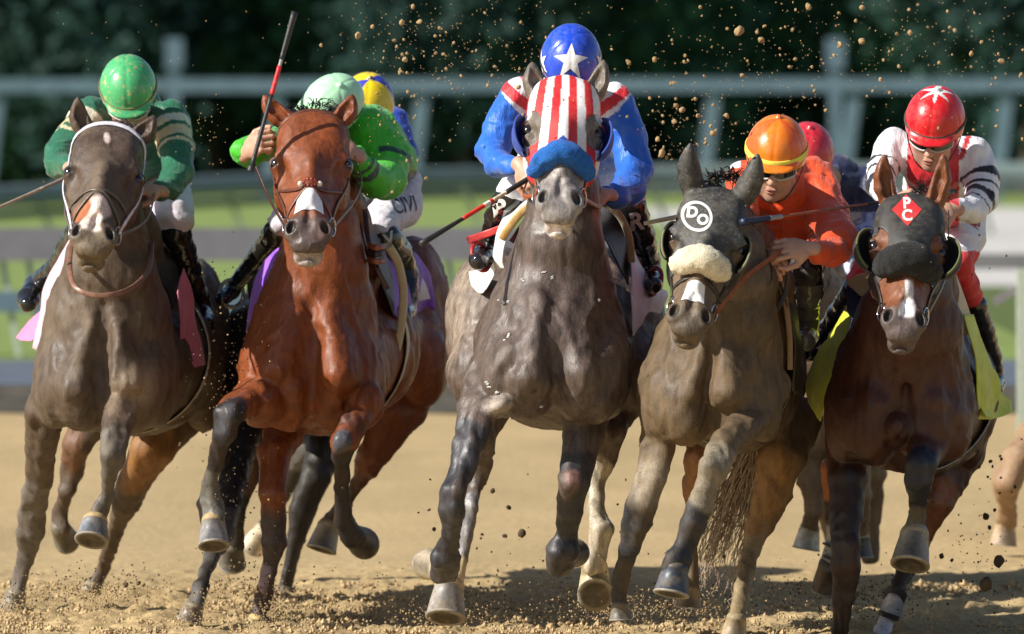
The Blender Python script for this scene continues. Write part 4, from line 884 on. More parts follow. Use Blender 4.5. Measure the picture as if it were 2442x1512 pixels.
rein(Hg, grey, -1, (1262, 420, 30.62), (.32, .07, .02)); rein(Hg, grey, 1, (1425, 470, 30.6), (.28, .08, .04))
mb = MB()
rgf = np.random.default_rng(2); tg = tree_of(Bg.obj)
for u, v, s in ((1200, 750, 9), (1212, 748, 5), (1250, 698, 6), (1209, 837, 8), (1214, 832, 5), (1302, 676, 4), (1322, 688, 3), (1440, 745, 3), (1165, 960, 7), (1185, 972, 6), (1158, 948, 5), (1292, 1010, 3)):
    h = tg.ray_cast(Vector(P(u, v, 28.5)), Vector((0, 1, 0)), 4)
    if h[0] is None: continue
    for _ in range(3): c = np.array(h[0])+rgf.normal(0, M_(s, 30)*.5, 3)*A(1, .1, 1); mb.add(tube([c-A(.006, 0, .002), c, c+A(.005, 0, .004)], [.002, M_(s, 30)*.45, .001], 6), (.8, .8, .78))
mb.build('foam_flecks', M_cloth, grey)
# bay ---------------------------------------------------------
DY = .6
b = bridle(Hb, bay, (.10, .035, .02), brow=.02, nose=.385, w=.0085, nb=False)
mb = MB()
for q in (-1, 1): Hb.strap(mb, [(.385, 0), (.375, q*30), (.33, q*75), (.28, q*110)], .006, .003, .005, (.12, .04, .025)); Hb.strap(mb, [(.385, 0), (.42, q*35), (.47, q*80)], .006, .003, .005, (.16, .05, .03))
c, n = Hb.wrap(.375, 0, .008)
for k in range(10): a = k*.63; mb.add(tube([c+A(.022*math.cos(a), -.006, .012*math.sin(a)), c+A(.026*math.cos(a), -.010, .014*math.sin(a))], .006, 6), (.22, .03, .02))
for q in (-1, 1): mb.add(tube([c+A(q*.034, 0, -.004), c+A(q*.034, -.008, -.006)], .010, 8), (.6, .55, .48))
mb.build('noseband', M_leat, bay)
def nosestrip(H, parent, w, t0, t1, color=(.82, .82, .84)):
    V2, F = np.array([(-w*.75, .0), (0, 0), (w*.75, 0), (w, -(t1-t0)), (0, -(t1-t0)*.9), (-w, -(t1-t0))]), [(0, 1, 4, 5), (1, 2, 3, 4)]
    decal('nose_strip', [(V2*H.s, F, color)], H(0, t0, 0), H.ex, -H.et, H.tree, M_cloth, parent, off=.0035, mx=.012)
nosestrip(Hb, bay, .050, .395, .480)
PU = (.20, .05, .55)
sht('saddle_cloth', [[(700, 568, 31.0), (650, 605, 31.05), (612, 660, 31.1), (596, 725, 31.15), (588, 790, 31.2)], [(712, 580, 30.95), (665, 620, 31.0), (632, 672, 31.0), (612, 735, 31.05), (604, 790, 31.1)]], (.30, .09, .75), bay)
sht('saddle_cloth', [[(920, 610, 31.5), (985, 600, 31.9), (1025, 660, 32.1), (1040, 738, 32.2)], [(925, 660, 31.45), (975, 680, 31.75), (1000, 710, 32.0), (1000, 745, 32.1)], [(935, 740, 31.4), (955, 770, 31.5), (972, 790, 31.6), (965, 815, 31.6)]], PU, bay, wr=.01)
sht('saddle_cloth', [[(998, 650, 31.98), (1014, 680, 32.02), (1026, 712, 32.1)], [(978, 655, 31.9), (985, 690, 31.92), (990, 722, 31.98)]], (.7, .7, .78), bay)
band('saddle_pad', [(925, 585, 31.2), (950, 630, 31.3), (962, 700, 31.35), (956, 780, 31.38), (938, 860, 31.4), (915, 930, 31.45)], .016, .012, (.62, .52, .33), bay)
sht('saddle', [[(870, 470, 31.3), (890, 540, 31.35), (918, 600, 31.4), (938, 660, 31.4)], [(850, 500, 31.2), (870, 580, 31.2), (905, 660, 31.25), (940, 760, 31.3)]], (.03, .016, .012), bay, M_leat)
rein(Hb, bay, -1, (604, 385, 30.7), (.06, .02, .015), via=[(640, 470, 30.6)]); rein(Hb, bay, 1, (846, 372, 30.85), (.09, .03, .02), via=[(845, 480, 30.7), (862, 430, 30.8)])
band('martingale', [(870, 500, 30.95), (880, 580, 30.9), (900, 640, 30.85), (925, 690, 30.85)], .009, .004, (.05, .02, .014), bay, m=M_leat)
for vv in (585, 600, 618): band('yoke_wrap', [(880, vv, 30.88), (900, vv+6, 30.82), (915, vv+2, 30.86)], .011, .008, (.28, .09, .045) if vv != 600 else (.03, .02, .02), bay, m=M_leat)
stirrup(bay, (552, 700, 31.75), (.3, .32, .36), (.6, -1, .1), .05)
rt = [P(u, v, 30.75) for u, v in ((700, 272), (730, 262), (765, 258), (800, 275))]
tuft('forelock', rt, [(-.9, -.2, .5), (-.3, -.3, .9), (.4, -.3, .9), (.7, -.3, .3)], .085, 110, .0022, M_hair, bay, sag=.9, seed=4)
girth_ring(Bb, (800, 850, 31.35), bay, (.70, .60, .38), w=.05)
# brown ---------------------------------------------------------
DY = .1
bridle(Hn, brown, (.12, .09, .06), brow=.02, nose=.36, w=.010, white=(.72, .70, .78), nb=False, lift=.012, chk=88)
mb = MB()
for q in (-1, 1): Hn.strap(mb, [(.36, q*100), (.35, q*50), (.37, -q*5), (.42, -q*50), (.46, -q*90)], .006, .0035, .006, (.11, .085, .06))
mb.build('noseband', M_leat, brown)
PK = (.80, .34, .44)
sht('saddle_cloth', [[(172, 560, 31.6), (135, 625, 31.7), (105, 690, 31.75), (95, 750, 31.8), (78, 830, 31.85)], [(178, 580, 31.55), (150, 640, 31.55), (132, 700, 31.55), (112, 770, 31.6), (88, 835, 31.7)]], (.80, .50, .58), brown)
sht('saddle_cloth', [[(98, 740, 31.8), (70, 765, 31.9), (38, 805, 32.0)], [(92, 790, 31.8), (78, 812, 31.85), (50, 812, 31.95)]], (.80, .22, .45), brown)
sht('saddle_cloth', [[(438, 640, 31.85), (460, 700, 31.9), (470, 780, 31.95), (490, 870, 32.0)], [(424, 700, 31.75), (428, 770, 31.78), (432, 830, 31.8), (466, 876, 31.85)]], (.72, .16, .30), brown, wr=.012)
sht('saddle', [[(350, 540, 31.9), (395, 590, 32.0), (425, 650, 32.05), (430, 700, 32.1)], [(345, 580, 31.8), (370, 640, 31.8), (400, 700, 31.85), (412, 740, 31.9)]], LB, brown, M_leat)
sht('saddle', [[(168, 560, 31.75), (150, 620, 31.8), (140, 680, 31.8)], [(185, 570, 31.7), (175, 640, 31.7), (158, 700, 31.7)]], LB, brown, M_leat)
band('neck_strap', [(172, 570, 31.3), (166, 630, 31.15), (176, 680, 31.02), (215, 702, 30.98), (270, 702, 30.98), (320, 682, 31.05), (356, 640, 31.2), (362, 580, 31.4)], .009, .005, (.20, .10, .065), brown, m=M_leat)
rein(Hn, brown, 1, (372, 452, 31.55), (.12, .10, .09)); rein(Hn, brown, -1, (180, 398, 31.4), (.12, .1, .09))
rt = [P(u, v, 31.35) for u, v in ((225, 312), (260, 300), (300, 298), (330, 312))]
tuft('forelock', rt, [(-.5, -.3, .4), (0, -.3, .6), (.3, -.3, .5), (.6, -.3, .3)], .06, 90, .0022, M_hair, brown, sag=1.0, seed=5)
girth_ring(Bn, (300, 860, 31.95), brown, (.55, .48, .38), w=.045)
# dun ---------------------------------------------------------
DY = -1.5
bridle(Hd, dun, (.03, .025, .02), brow=None, nose=.40, chk=84)
nosestrip(Hd, dun, .040, .425, .500)
hd_ = [o for o in dun.children if o.name.startswith('hood')][0]; td = tree_of(hd_)
cc = P(1692, 520, 30.2); WT = (.80, .80, .80)
decal('badge', [(*annulus(.050, .041), WT)], cc, A(1, .1, -.05), A(.05, 0, 1), td, M_cloth, hd_, off=.002, mx=.008, cast=.4)
decal('badge', [(*glyph_mesh('D', .048, .0022, shear=.15), WT)], cc+A(-.017, 0, .012), A(1, .1, -.05), A(.05, 0, 1), td, M_cloth, hd_, off=.002, mx=.008, cast=.4)
decal('badge', [(*glyph_mesh('O', .045, .0022, shear=.15), WT)], cc+A(.015, 0, -.012), A(1, .1, -.05), A(.05, 0, 1), td, M_cloth, hd_, off=.0026, mx=.008, cast=.4)
rt = [P(u, v, 30.75) for u, v in ((1690, 440), (1715, 425), (1745, 422), (1780, 440))]
tuft('forelock', rt, [(-.6, -.3, .6), (-.2, -.3, .9), (.3, -.3, .9), (.6, -.3, .4)], .055, 170, .0026, M_hair, dun, sag=.5, spread=.8, seed=6)
sht('saddle', [[(1840, 600, 31.2), (1870, 680, 31.25), (1885, 760, 31.3), (1890, 860, 31.4)], [(1850, 640, 31.1), (1878, 730, 31.12), (1896, 820, 31.2), (1890, 930, 31.3)], [(1880, 640, 31.3), (1900, 740, 31.35), (1910, 830, 31.4), (1900, 940, 31.45)]], (.045, .04, .032), dun, M_leat, wr=.014)
band('saddle_pad', [(1842, 610, 31.1), (1868, 700, 31.12), (1882, 790, 31.15), (1884, 880, 31.2)], .010, .008, (.30, .20, .11), dun)
rein(Hd, dun, 1, (1862, 600, 30.75), (.24, .07, .03), via=[(1780, 660, 30.6)], w=.010); rein(Hd, dun, -1, (1806, 610, 30.8), (.2, .07, .04), via=[(1700, 600, 31.0)])
band('martingale', [(1800, 560, 30.75), (1815, 620, 30.72), (1812, 690, 30.7)], .010, .004, (.26, .10, .05), dun, m=M_leat)
band('martingale', [(1850, 600, 30.95), (1880, 660, 30.98), (1850, 740, 30.95), (1790, 760, 30.8)], .009, .004, (.05, .04, .035), dun, m=M_leat)
girth_ring(Bd, (1730, 900, 31.3), dun, (.28, .24, .17), w=.04)
# dark bay -----------------------------------------------------
DY = -.6
bridle(Hk, dark, (.03, .02, .018), brow=None, nb=False)
hk_ = [o for o in dark.children if o.name.startswith('hood')][0]; tk = tree_of(hk_); cc = P(2171, 502, 29.7)
dia = (np.array([(0, -.054), (.050, 0), (0, .050), (-.050, 0), (0, 0)]), [(4, 0, 1), (4, 1, 2), (4, 2, 3), (4, 3, 0)], (.66, .015, .02))
decal('badge', [dia], cc, A(1, 0, 0), A(0, 0, 1), tk, M_cloth, hk_, off=.0018, cast=.4)
decal('badge', [(*glyph_mesh('P', .050, .0018), WT)], cc+A(0, 0, .020), A(1, 0, 0), A(0, 0, 1), tk, M_cloth, hk_, off=.0034, cast=.4)
decal('badge', [(*glyph_mesh('C', .050, .0018), WT)], cc+A(0, 0, -.020), A(1, 0, 0), A(0, 0, 1), tk, M_cloth, hk_, off=.0034, cast=.4)
YE = (.56, .62, .03)
sht('saddle_cloth', [[(2015, 735, 30.75), (1985, 790, 30.85), (1945, 850, 30.95), (1920, 910, 31.0), (1925, 960, 31.0)], [(2030, 760, 30.7), (2008, 830, 30.7), (1985, 890, 30.75), (1970, 960, 30.8), (1955, 1005, 30.85)]], YE, dark, wr=.012)
sht('saddle_cloth', [[(2298, 750, 30.7), (2322, 840, 30.72), (2330, 930, 30.75), (2332, 1000, 30.8)], [(2318, 750, 30.8), (2355, 850, 30.9), (2385, 920, 31.0), (2362, 1000, 30.95)]], YE, dark, wr=.010)
sht('saddle_cloth', [[(2330, 950, 30.8), (2338, 970, 30.8), (2352, 992, 30.8)], [(2368, 935, 31.0), (2372, 965, 31.1), (2372, 998, 31.05)], [(2390, 935, 31.25), (2410, 958, 31.25), (2412, 985, 31.2)]], YE, dark, wr=.012)
TN = (.60, .46, .26)
sht('saddle_pad', [[(2022, 672, 30.95), (2048, 700, 30.9), (2078, 720, 30.85)], [(2045, 655, 30.9), (2080, 690, 30.85), (2095, 700, 30.8)], [(2085, 650, 30.85), (2100, 668, 30.8), (2105, 690, 30.78)]], TN, dark, thick=.012)
sht('saddle', [[(2022, 680, 30.98), (2020, 740, 30.95), (2022, 780, 30.92)], [(2078, 722, 30.9), (2062, 760, 30.88), (2035, 790, 30.86)]], (.012, .016, .05), dark, M_leat)
sht('saddle_pad', [[(2278, 655, 30.75), (2300, 710, 30.8), (2322, 790, 30.85)], [(2262, 690, 30.65), (2278, 740, 30.68), (2300, 800, 30.75)]], TN, dark, thick=.012)
rein(Hk, dark, 1, (2262, 505, 30.55), (.03, .02, .02)); rein(Hk, dark, -1, (2128, 492, 30.6), (.03, .02, .02))
rt = [P(u, v, 30.2) for u, v in ((2185, 455), (2205, 448), (2230, 450), (2245, 462))]
tuft('forelock', rt, [(-.3, -.3, .7), (0, -.3, .9), (.3, -.3, .7), (.6, -.3, .3)], .05, 70, .0022, M_hair, dark, sag=.8, spread=.5, seed=7)
for a_, b_ in (((2137, 1415, 31.52), (2132, 1430, 31.5)), ((2122, 1462, 31.5), (2118, 1474, 31.5))):
    V, F = tube([P(*a_), P(*b_)], [M_(27, 31.5), M_(26, 31.5)], 16); mkmesh('leg_bandage', V, F, M_cloth, dark, colors=np.ones((len(V), 3))*A(.015, .015, .02))
V, F = tube([P(2135, 1425, 31.52), P(2122, 1468, 31.5)], [M_(25, 31.5), M_(25, 31.5)], 16); mkmesh('leg_bandage', V, F, M_cloth, dark, colors=np.ones((len(V), 3))*A(.42, .45, .52))
for v_ in (1302, 1332): V, F = tube([P(1987, v_, 31.93), P(1985, v_+5, 31.93)], [M_(26, 31.9)]*2, 16); mkmesh('leg_bandage', V, F, M_cloth, dark, colors=np.ones((len(V), 3))*A(.015, .015, .02))

girth_ring(Bk, (2180, 940, 30.95), dark, (.50, .55, .60), w=.06)
# ============================================================ jockeys
M_skin = mat('skin', attr=True, rough=.5, var=.12, nscale=60, bump=.2, bscale=200, bdist=.001, dirt=(.25, .16, .09), damt=.2, dscale=30)
M_silk = mat('silks', attr=True, rough=.42, var=.10, nscale=18, bump=.6, bscale=20, bdist=.016, sheen=.2, spec=.45, stretch=(2.2, 1, .5))
M_cap = mat('helmet_cover', attr=True, rough=.30, var=.08, nscale=20, bump=.2, bscale=22, bdist=.008, coat=.25, dirt=(.42, .33, .2), damt=.14, dscale=45)
M_bre = mat('breeches', attr=True, rough=.6, var=.08, nscale=20, bump=.6, bscale=24, bdist=.012, sheen=.1, dirt=(.4, .33, .24), damt=.25, dscale=8)
M_boot = mat('boot_leather', attr=True, rough=.14, var=.3, nscale=12, bump=.14, bscale=16, bdist=.006, coat=.5, dirt=(.1, .08, .05), damt=.12, dscale=9)
M_lens = mat('goggle_lens', (.012, .012, .014), rough=.06, var=0, bump=0, coat=1)
M_rub = mat('whip_grip', attr=True, rough=.45, var=.2, bump=.3, bscale=140)
SKIN = A(.52, .29, .20)
def head_R(pitch, yaw=0, roll=0):
    p, y_, r = map(math.radians, (pitch, yaw, roll))
    x = A(1, 0, 0); y = A(0, -math.cos(p), -math.sin(p)); z = A(0, -math.sin(p), math.cos(p))
    def rz(v, a, ax): c, s = math.cos(a), math.sin(a); return v*c+np.cross(ax, v)*s+ax*ax.dot(v)*(1-c)
    x, y = rz(x, y_, z), rz(y, y_, z)
    V = [rz(v, r, A(0, 1, 0)) for v in (x, y, z)]
    return np.stack(V, 1)
def hhead(S, c, R, k=1.0):
    W = lambda x, y, z: c+R@A(x, y, z)
    def e(p, r, kk=.015, op='u'):
        S.ell(W(*p), r, R, kk, op)
    e((0, -.012, .03), (.074, .094, .094), .03); e((0, .030, -.045), (.057, .058, .080), .03); e((0, .070, -.103), (.024, .020, .020), .025)
    for q in (-1, 1):
        e((q*.044, .058, -.028), (.022, .022, .022), .025); e((q*.040, .03, -.075), (.02, .035, .03), .03)
        e((q*.077, -.012, -.012), (.009, .018, .030), .008); e((q*.012, .101, -.036), (.008, .010, .007), .006)
    S.cone(W(-.040, .080, .026), W(.040, .080, .026), .013, .013, .02); S.cone(W(0, .088, .012), W(0, .116, -.032), .008, .0125, .012)
    for q in (-1, 1): e((q*.031, .098, .006), (.019, .016, .012), .012, 's')
    for q in (-1, 1): e((q*.031, .077, .004), (.0125, .0125, .0125), .003)
    e((0, .094, -.066), (.025, .010, .0055), .006); e((0, .091, -.078), (.020, .011, .0065), .006); e((0, .106, -.072), (.024, .012, .0016), .003, 's')
    e((0, .100, -.050), (.004, .01, .010), .006, 's')
def hand(S, wrist, d, n, side=1, curl=(55, 75, 50), size=1.0, spread=5, thumb=1, k=.006):
    "palm + four fingers of three joints + thumb. d: wrist to knuckles, n: out of the back of the hand, side: +-1 = side of the thumb"
    d = np.array(d, float); d /= np.linalg.norm(d); n = np.array(n, float); n = n-d*n.dot(d); n /= np.linalg.norm(n); x = np.cross(d, n)*side; w = np.array(wrist, float); z = size
    R = np.stack([x, d, n], 1)
    S.cone(w-d*.02*z, w+d*.02*z, .026*z, .027*z, .015, sq=(n, 1.35)); S.ell(w+d*.050*z, A(.041, .045, .0155)*z, R, .015)
    for i, (ox, L) in enumerate(((.031, .92), (.011, 1.0), (-.010, .94), (-.030, .76))):
        p = w+(d*(.086-.004*abs(i-1))+x*ox)*z; S.ell(p, A(.0095, .0095, .0095)*z, None, k)
        a = 0; dd = d+x*math.tan(math.radians(spread*(1.5-i)*.6)); dd /= np.linalg.norm(dd)
        for seg, (ln, r0, r1) in enumerate(((.043, .0092, .0085), (.026, .0085, .0078), (.021, .0078, .0065))):
            a += math.radians(curl[seg]*(1+.06*(i-1.5))); v = dd*math.cos(a)-n*math.sin(a); q = p+v*ln*L*z
            S.cone(p, q, r0*z, r1*z, .004); p = q
    if thumb:
        b = w+(d*.022+x*.028-n*.004)*z; m = b+(d*.028+x*.026-n*.014*thumb)*z; m2 = m+(d*.030+x*.004-n*.016*thumb)*z; t = m2+(d*.024-x*.008-n*.008*thumb)*z
        S.cone(b, m, .0145*z, .0115*z, .014); S.cone(m, m2, .011*z, .0095*z, .004); S.cone(m2, t, .0098*z, .0075*z, .004)
def helmet(parent, c, R, colorf, band=None, peakdir=1, decals=None, button=True, size=1.0, peak=True):
    S = Sculpt(); W = lambda x, y, z: c+R@(A(x, y, z)*size)
    S.ell(W(0, -.008, .036), A(.103, .126, .118)*size, R, .01)
    S.ell(W(0, .088, .030), A(.080, .060, .012)*size, R@np.array([[1, 0, 0], [0, .97, -.24], [0, .24, .97]]).T, .018)
    if button: S.ell(W(0, -.010, .158), A(.012, .012, .008)*size, R, .006)
    def fn(f, X, Y, Z):
        dx, dy, dz = X-c[0], Y-c[1], Z-c[2]; y = (dx*R[0, 1]+dy*R[1, 1]+dz*R[2, 1])/size; z = (dx*R[0, 2]+dy*R[1, 2]+dz*R[2, 2])/size
        g = np.maximum(f, (-.012+.30*np.clip(y, -.2, .05)+.022*(y > 9)-z)*size)
        q = np.sqrt(((dx*R[0, 0]+dy*R[1, 0]+dz*R[2, 0])/.092)**2+((y+.008)/.115)**2+((z-.03)/.105)**2)
        return np.maximum(g, (1-q)*.08)
    V, Q = S.mesh(A(1, 1, 1)*.0042, off=0, fn=fn, relax=3); L = (V-c)@R/size
    # panel seams pressed into the cover
    a = np.arctan2(L[:, 0], L[:, 1]+.008); sg = np.abs(((a/(math.pi/3)+.5) % 1)-.5)*np.linalg.norm(L[:, :2], axis=1)
    V = V-vnorm(V, Q)*(np.exp(-(sg/.006)**2)*.0016*(L[:, 2] > .045))[:, None]
    o = mkmesh('helmet', V, Q, M_cap, parent, colors=colorf(L)); o.matrix_parent_inverse = Matrix.Translation(parent.location).inverted()
    if band:
        mb = MB(); pts = []
        for i in range(48):
            t = 2*math.pi*i/48; y = .1275*math.cos(t); zz = .044+.10*min(y, .05)-.012*math.cos(t); k = math.sqrt(max(0, 1-((zz-.036)/.118)**2)); pts.append(W(.105*math.sin(t)*k, -.008+.1285*math.cos(t)*k, zz))
        nn = np.array([p-W(0, -.008, .04) for p in pts]); nn /= np.linalg.norm(nn, axis=1)[:, None]
        mb.add(tube(pts, 0, 8, flat=(nn, .006 if len(band) < 4 else band[3], .0022), closed=True), band[:3]); mb.build('helmet_band', M_col, parent)
    return o, W
def goggles(parent, c, R, lift=0, strap=True, frame_c=(.5, .5, .48)):
    W = lambda x, y, z: c+R@A(x, y, z); V, F, n, k = [], [], 18, 6
    for th in (0, .004):
        for i in range(n+1):
            for j in range(k+1):
                a = -1.15+2.3*i/n; z = -.031+.050*j/k; notch = .012*math.exp(-(a/.18)**2)*(1-j/k)
                V.append(W((.077+th)*math.sin(a), .030+(.078+th)*math.cos(a), .006+z*(1-.25*abs(a))+notch+lift))
    m = (n+1)*(k+1)
    for i in range(n):
        for j in range(k):
            p = (i*(k+1)+j, i*(k+1)+j+1, (i+1)*(k+1)+j+1, (i+1)*(k+1)+j); F.append(p); F.append(tuple(x+m for x in reversed(p)))
    e = [i*(k+1) for i in range(n+1)]+[n*(k+1)+j for j in range(1, k+1)]+[i*(k+1)+k for i in range(n-1, -1, -1)]+list(range(k-1, 0, -1))
    for x, y in zip(e, e[1:]+e[:1]): F.append((y, x, x+m, y+m))
    g = mkmesh('goggles', V, F, M_lens, parent)
    mb = MB(); mb.add(tube([V[m+i] for i in e], .0035, 6, closed=True), frame_c)
    for q in (-1, 1): mb.add(tube([W(q*.072, .056, .012+lift), W(q*.092, .01, .022), W(q*.103, -.04, .035)], 0, 8, flat=(A(q, 0, 0)@R.T, .008, .002)), (.02, .02, .02))
    mb.build('goggle_frame', M_rub, g)
def armt(V, px):
    "parameter along a limb (joint index + fraction) and distance"
    q = [P(u, v, Y) for u, v, Y, r in px]; bd = np.full(len(V), 9.); bt = np.zeros(len(V))
    for i, (a, b) in enumerate(zip(q, q[1:])):
        d, t = segd(V, a, b); m = d < bd; bd[m] = d[m]; bt[m] = i+t[m]
    return bt, bd
def arclen(px): q = [P(u, v, Y) for u, v, Y, r in px]; return np.concatenate([[0], np.cumsum([np.linalg.norm(b-a) for a, b in zip(q, q[1:])])])
def garment(name, chains, k, parent, m, colorf, h=.0065, seed=1, wr=.008, wf=7.5, ell=None, cutf=None, rs=1.0, aniso=(1, 1, 1.7)):
    S = Sculpt()
    for c in chains: S.chain(c, k=k, rs=rs)
    if ell: ell(S)
    V, Q = S.mesh(A(1, 1, 1)*h, fn=cutf, relax=2); n = vnorm(V, Q)
    w = fbm(V*wf*A(*aniso)+fbm(V*5, 2, seed+4)[:, None]*2.5, 3, seed); w = 1-np.abs(w-.5)*6; V = V+n*(np.clip(w, -.5, 1)*wr-wr*.4)[:, None]
    V = V+n*((fbm(V*A(30, 30, 14), 2, seed+7)-.5)*.003)[:, None]
    return mkmesh(name, V, Q, m, parent, colors=colorf(V))
def const(c): return lambda V: np.ones((len(V), 3))*A(*c)
def jockey(label, at, helm, hR, torso, arms, legs, boots, silk, bre, boot, hands, capf, band=None, cat='person', gog=True, group='jockeys crouched over their horses', hsz=1.0, wr=.008, skin=SKIN, button=True, seed=1, hair=None):
    root = thing('person', label, cat, tuple(P(*at)), group)
    c = P(*helm); Rh = hR; hc = c-Rh@A(0, -.005, .045)
    S = Sculpt(); hhead(S, hc, Rh)
    nb = P(torso[0][0], torso[0][1], torso[0][2]); S.cone(hc+Rh@A(0, -.035, -.05), nb, .055, .062, .03)
    for t in [torso]+arms+legs: S.chain(t, k=.03, rs=.80)
    for b in boots: S.chain(b, k=.02, rs=.72)
    for hn in hands: hand(S, P(*hn[0]), *hn[1:])
    parts = []; zone = [(hc-A(.15, .17, .18), hc+A(.15, .17, .17))]+[(P(*hn[0])-.13, P(*hn[0])+.13) for hn in hands]
    for i, (a, b) in enumerate(zone):
        V, Q = S.mesh(A(1, 1, 1)*(.0042 if i == 0 else .0033), a, b, relax=1); pz = zone[:i]
        V, Q = cut(V, Q, lambda V: ((V > a+.004) & (V < b-.004)).all(1) & ~np.any([((V > x+.008) & (V < y-.008)).all(1) for x, y in pz], axis=0) if pz else ((V > a+.004) & (V < b-.004)).all(1)); parts.append(compact(V, Q) if len(Q) else (V, Q))
    V, Q = S.mesh(A(1, 1, 1)*.009); V, Q = cut(V, Q, lambda V: ~np.any([((V > x+.010) & (V < y-.010)).all(1) for x, y in zone], axis=0)); parts.append(compact(V, Q))
    V, Q = merge([p for p in parts if len(p[1])]); L = (V-hc)@Rh; C = np.ones((len(V), 3))*skin*(1+(fbm(V*30, 3, 5)-.5)[:, None]*.25)
    near = np.linalg.norm(L, axis=1) < .2
    d = np.linalg.norm((L-A(0, .1, -.072))/A(.026, .03, .012), axis=1); w_ = (1-sst(.6, 1.1, d))*near*.8; C = C*(1-w_[:, None])+A(.42, .12, .10)*w_[:, None]
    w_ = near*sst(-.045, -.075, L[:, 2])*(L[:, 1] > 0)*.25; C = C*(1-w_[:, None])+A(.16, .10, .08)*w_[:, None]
    if hair: w_ = near*(L[:, 1] < .01)*(L[:, 2] > -.09)*1.; C = C*(1-w_[:, None])+A(*hair)*w_[:, None]
    mkmesh('body', V, Q, M_skin, root, colors=C)
    helmet(root, hc, Rh, capf, band, button=button, size=hsz)
    if gog: goggles(root, hc, Rh)
    mb = MB()
    for q in (-1, 1): mb.add(tube(crom([hc+Rh@A(q*.098, 0, .01), hc+Rh@A(q*.082, .022, -.05), hc+Rh@A(q*.045, .055, -.11), hc+Rh@A(0, .060, -.130)], 4), 0, 8, flat=(A(q, 0, 0)@Rh.T, .006, .002)), (.02, .02, .022))
    mb.build('chin_strap', M_rub, root)
    garment('silks', [torso]+arms, .035, root, M_silk, silk, seed=seed, wr=wr)
    if legs: garment('breeches', legs, .035, root, M_bre, bre, seed=seed+3, wr=.008)
    for b, f in zip(boots, boot if isinstance(boot, list) else [boot]*len(boots)): garment('boot', [b], .02, root, M_boot, f, h=.006, seed=seed+5, wr=.0035, wf=9)
    return root
def whip(label, p0, p1, parts, group='riding whips'):
    "p0 grip end, p1 tip; parts: (name, t0, t1, r0, r1, colour)"
    a, b = P(*p0), P(*p1); e = thing('riding_whip', label, 'whip', tuple(a), group); done = {}
    for nm, t0, t1, r0, r1, c in parts: done.setdefault(nm, MB()).add(tube([a+(b-a)*t for t in np.linspace(t0, t1, 8)], [r0, r1], 10), c)
    for nm, mb in done.items(): mb.build(nm, M_rub, e)
    return e
GR = (.012, .13, .065); CR = (.66, .52, .30); 
def rings(V, px, bands, base, dmax=.12):
    C = np.ones((len(V), 3))*A(*base); t, d = armt(V, px); L = arclen(px); s_ = np.interp(t, np.arange(len(px)), L)
    for a, b, c in bands: m = (s_ > a) & (s_ < b) & (d < dmax); C[m] = A(*c)
    return C, s_, d
# ---- blue silks with stars and red / white stripes, on the grey
DY = -.7
BL = (.012, .13, .62); RD = (.66, .02, .03); WH = (.80, .80, .84)
aL = [(1245, 225, 31.0, 46), (1203, 290, 30.95, 44), (1174, 355, 30.9, 40), (1187, 390, 30.8, 32), (1215, 396, 30.7, 26), (1234, 398, 30.66, 21)]
aR = [(1462, 240, 31.0, 48), (1498, 320, 30.95, 45), (1513, 400, 30.9, 43), (1500, 450, 30.8, 38), (1470, 466, 30.7, 30), (1450, 464, 30.66, 23)]
def silk3(V):
    C = np.ones((len(V), 3))*A(*BL); u = V[:, 0]/V[:, 1]*FPX+1221; v = VH-(V[:, 2]-HC)/V[:, 1]*FPX
    cx = np.abs(u-1352); r = np.hypot(cx, (v-150)*1.0); yoke = r < 172-.10*(v-200)
    i = np.floor((r+20*np.sin(V[:, 2]*18))/34).astype(int); C[yoke] = np.where((i % 2 == 0)[:, None], A(*RD), A(*WH))[yoke]
    return C
def star(L, cx, cz, R=.03):
    a = np.arctan2(L[:, 0]-cx, L[:, 2]-cz); r = np.hypot(L[:, 0]-cx, L[:, 2]-cz); s = np.abs(((a/(2*math.pi/5)) % 1)-.5)*2
    return r < R*(.42+.58*s**1.6)
blue = jockey('jockey in blue silks with a striped yoke and a white star on the helmet', (1350, 420, 31.2), (1362, 138, 30.7), head_R(48, 0, 0),
    [(1352, 240, 31.05, 78), (1352, 300, 31.2, 92), (1348, 360, 31.55, 88)], [aL, aR],
    [[(1300, 400, 31.55, 70), (1258, 430, 31.25, 52), (1226, 455, 31.0, 40)], [(1400, 390, 31.55, 75), (1455, 440, 31.3, 55), (1498, 475, 31.0, 40)]],
    [[(1216, 470, 31.0, 38), (1188, 520, 31.15, 32), (1168, 570, 31.35, 25), (1160, 600, 31.35, 24), (1148, 618, 31.15, 27), (1140, 622, 31.05, 22)],
     [(1505, 492, 31.0, 38), (1528, 560, 31.15, 33), (1546, 620, 31.35, 27), (1552, 655, 31.35, 25), (1556, 675, 31.15, 27), (1558, 680, 31.05, 22)]],
    silk3, const(WH), const((.012, .012, .014)),
    [((1243, 398, 30.62), (.35, -.45, -.45), (-.5, -.6, .4), 1, (50, 70, 50)), ((1446, 464, 30.62), (-.75, -.45, .1), (.1, -.5, .8), -1, (45, 60, 40))],
    lambda L: np.ones((len(L), 3))*A(.015, .07, .60), band=(.03, .03, .05), gog=False, button=False, hsz=1.0)
hb = [o for o in blue.children if o.name.startswith('helmet') and 'band' not in o.name][0]; tr = tree_of(hb)
star2 = lambda R, r=0: star_poly(R, R*.40, rot=r)
decal('star', [(*star2(.062, .05), (.8, .8, .8))], P(1361, 148, 30.6), A(1, 0, 0), A(0, .35, .94), tr, M_col, hb, off=.002, mx=.01)
for q in (-1, 1): decal('star', [(*star2(.05, .2*q), (.8, .8, .8))], P(1361+q*66, 150, 30.68), A(.45, q*.88, 0), A(0, .1, .99), tr, M_col, hb, off=.002, mx=.01)
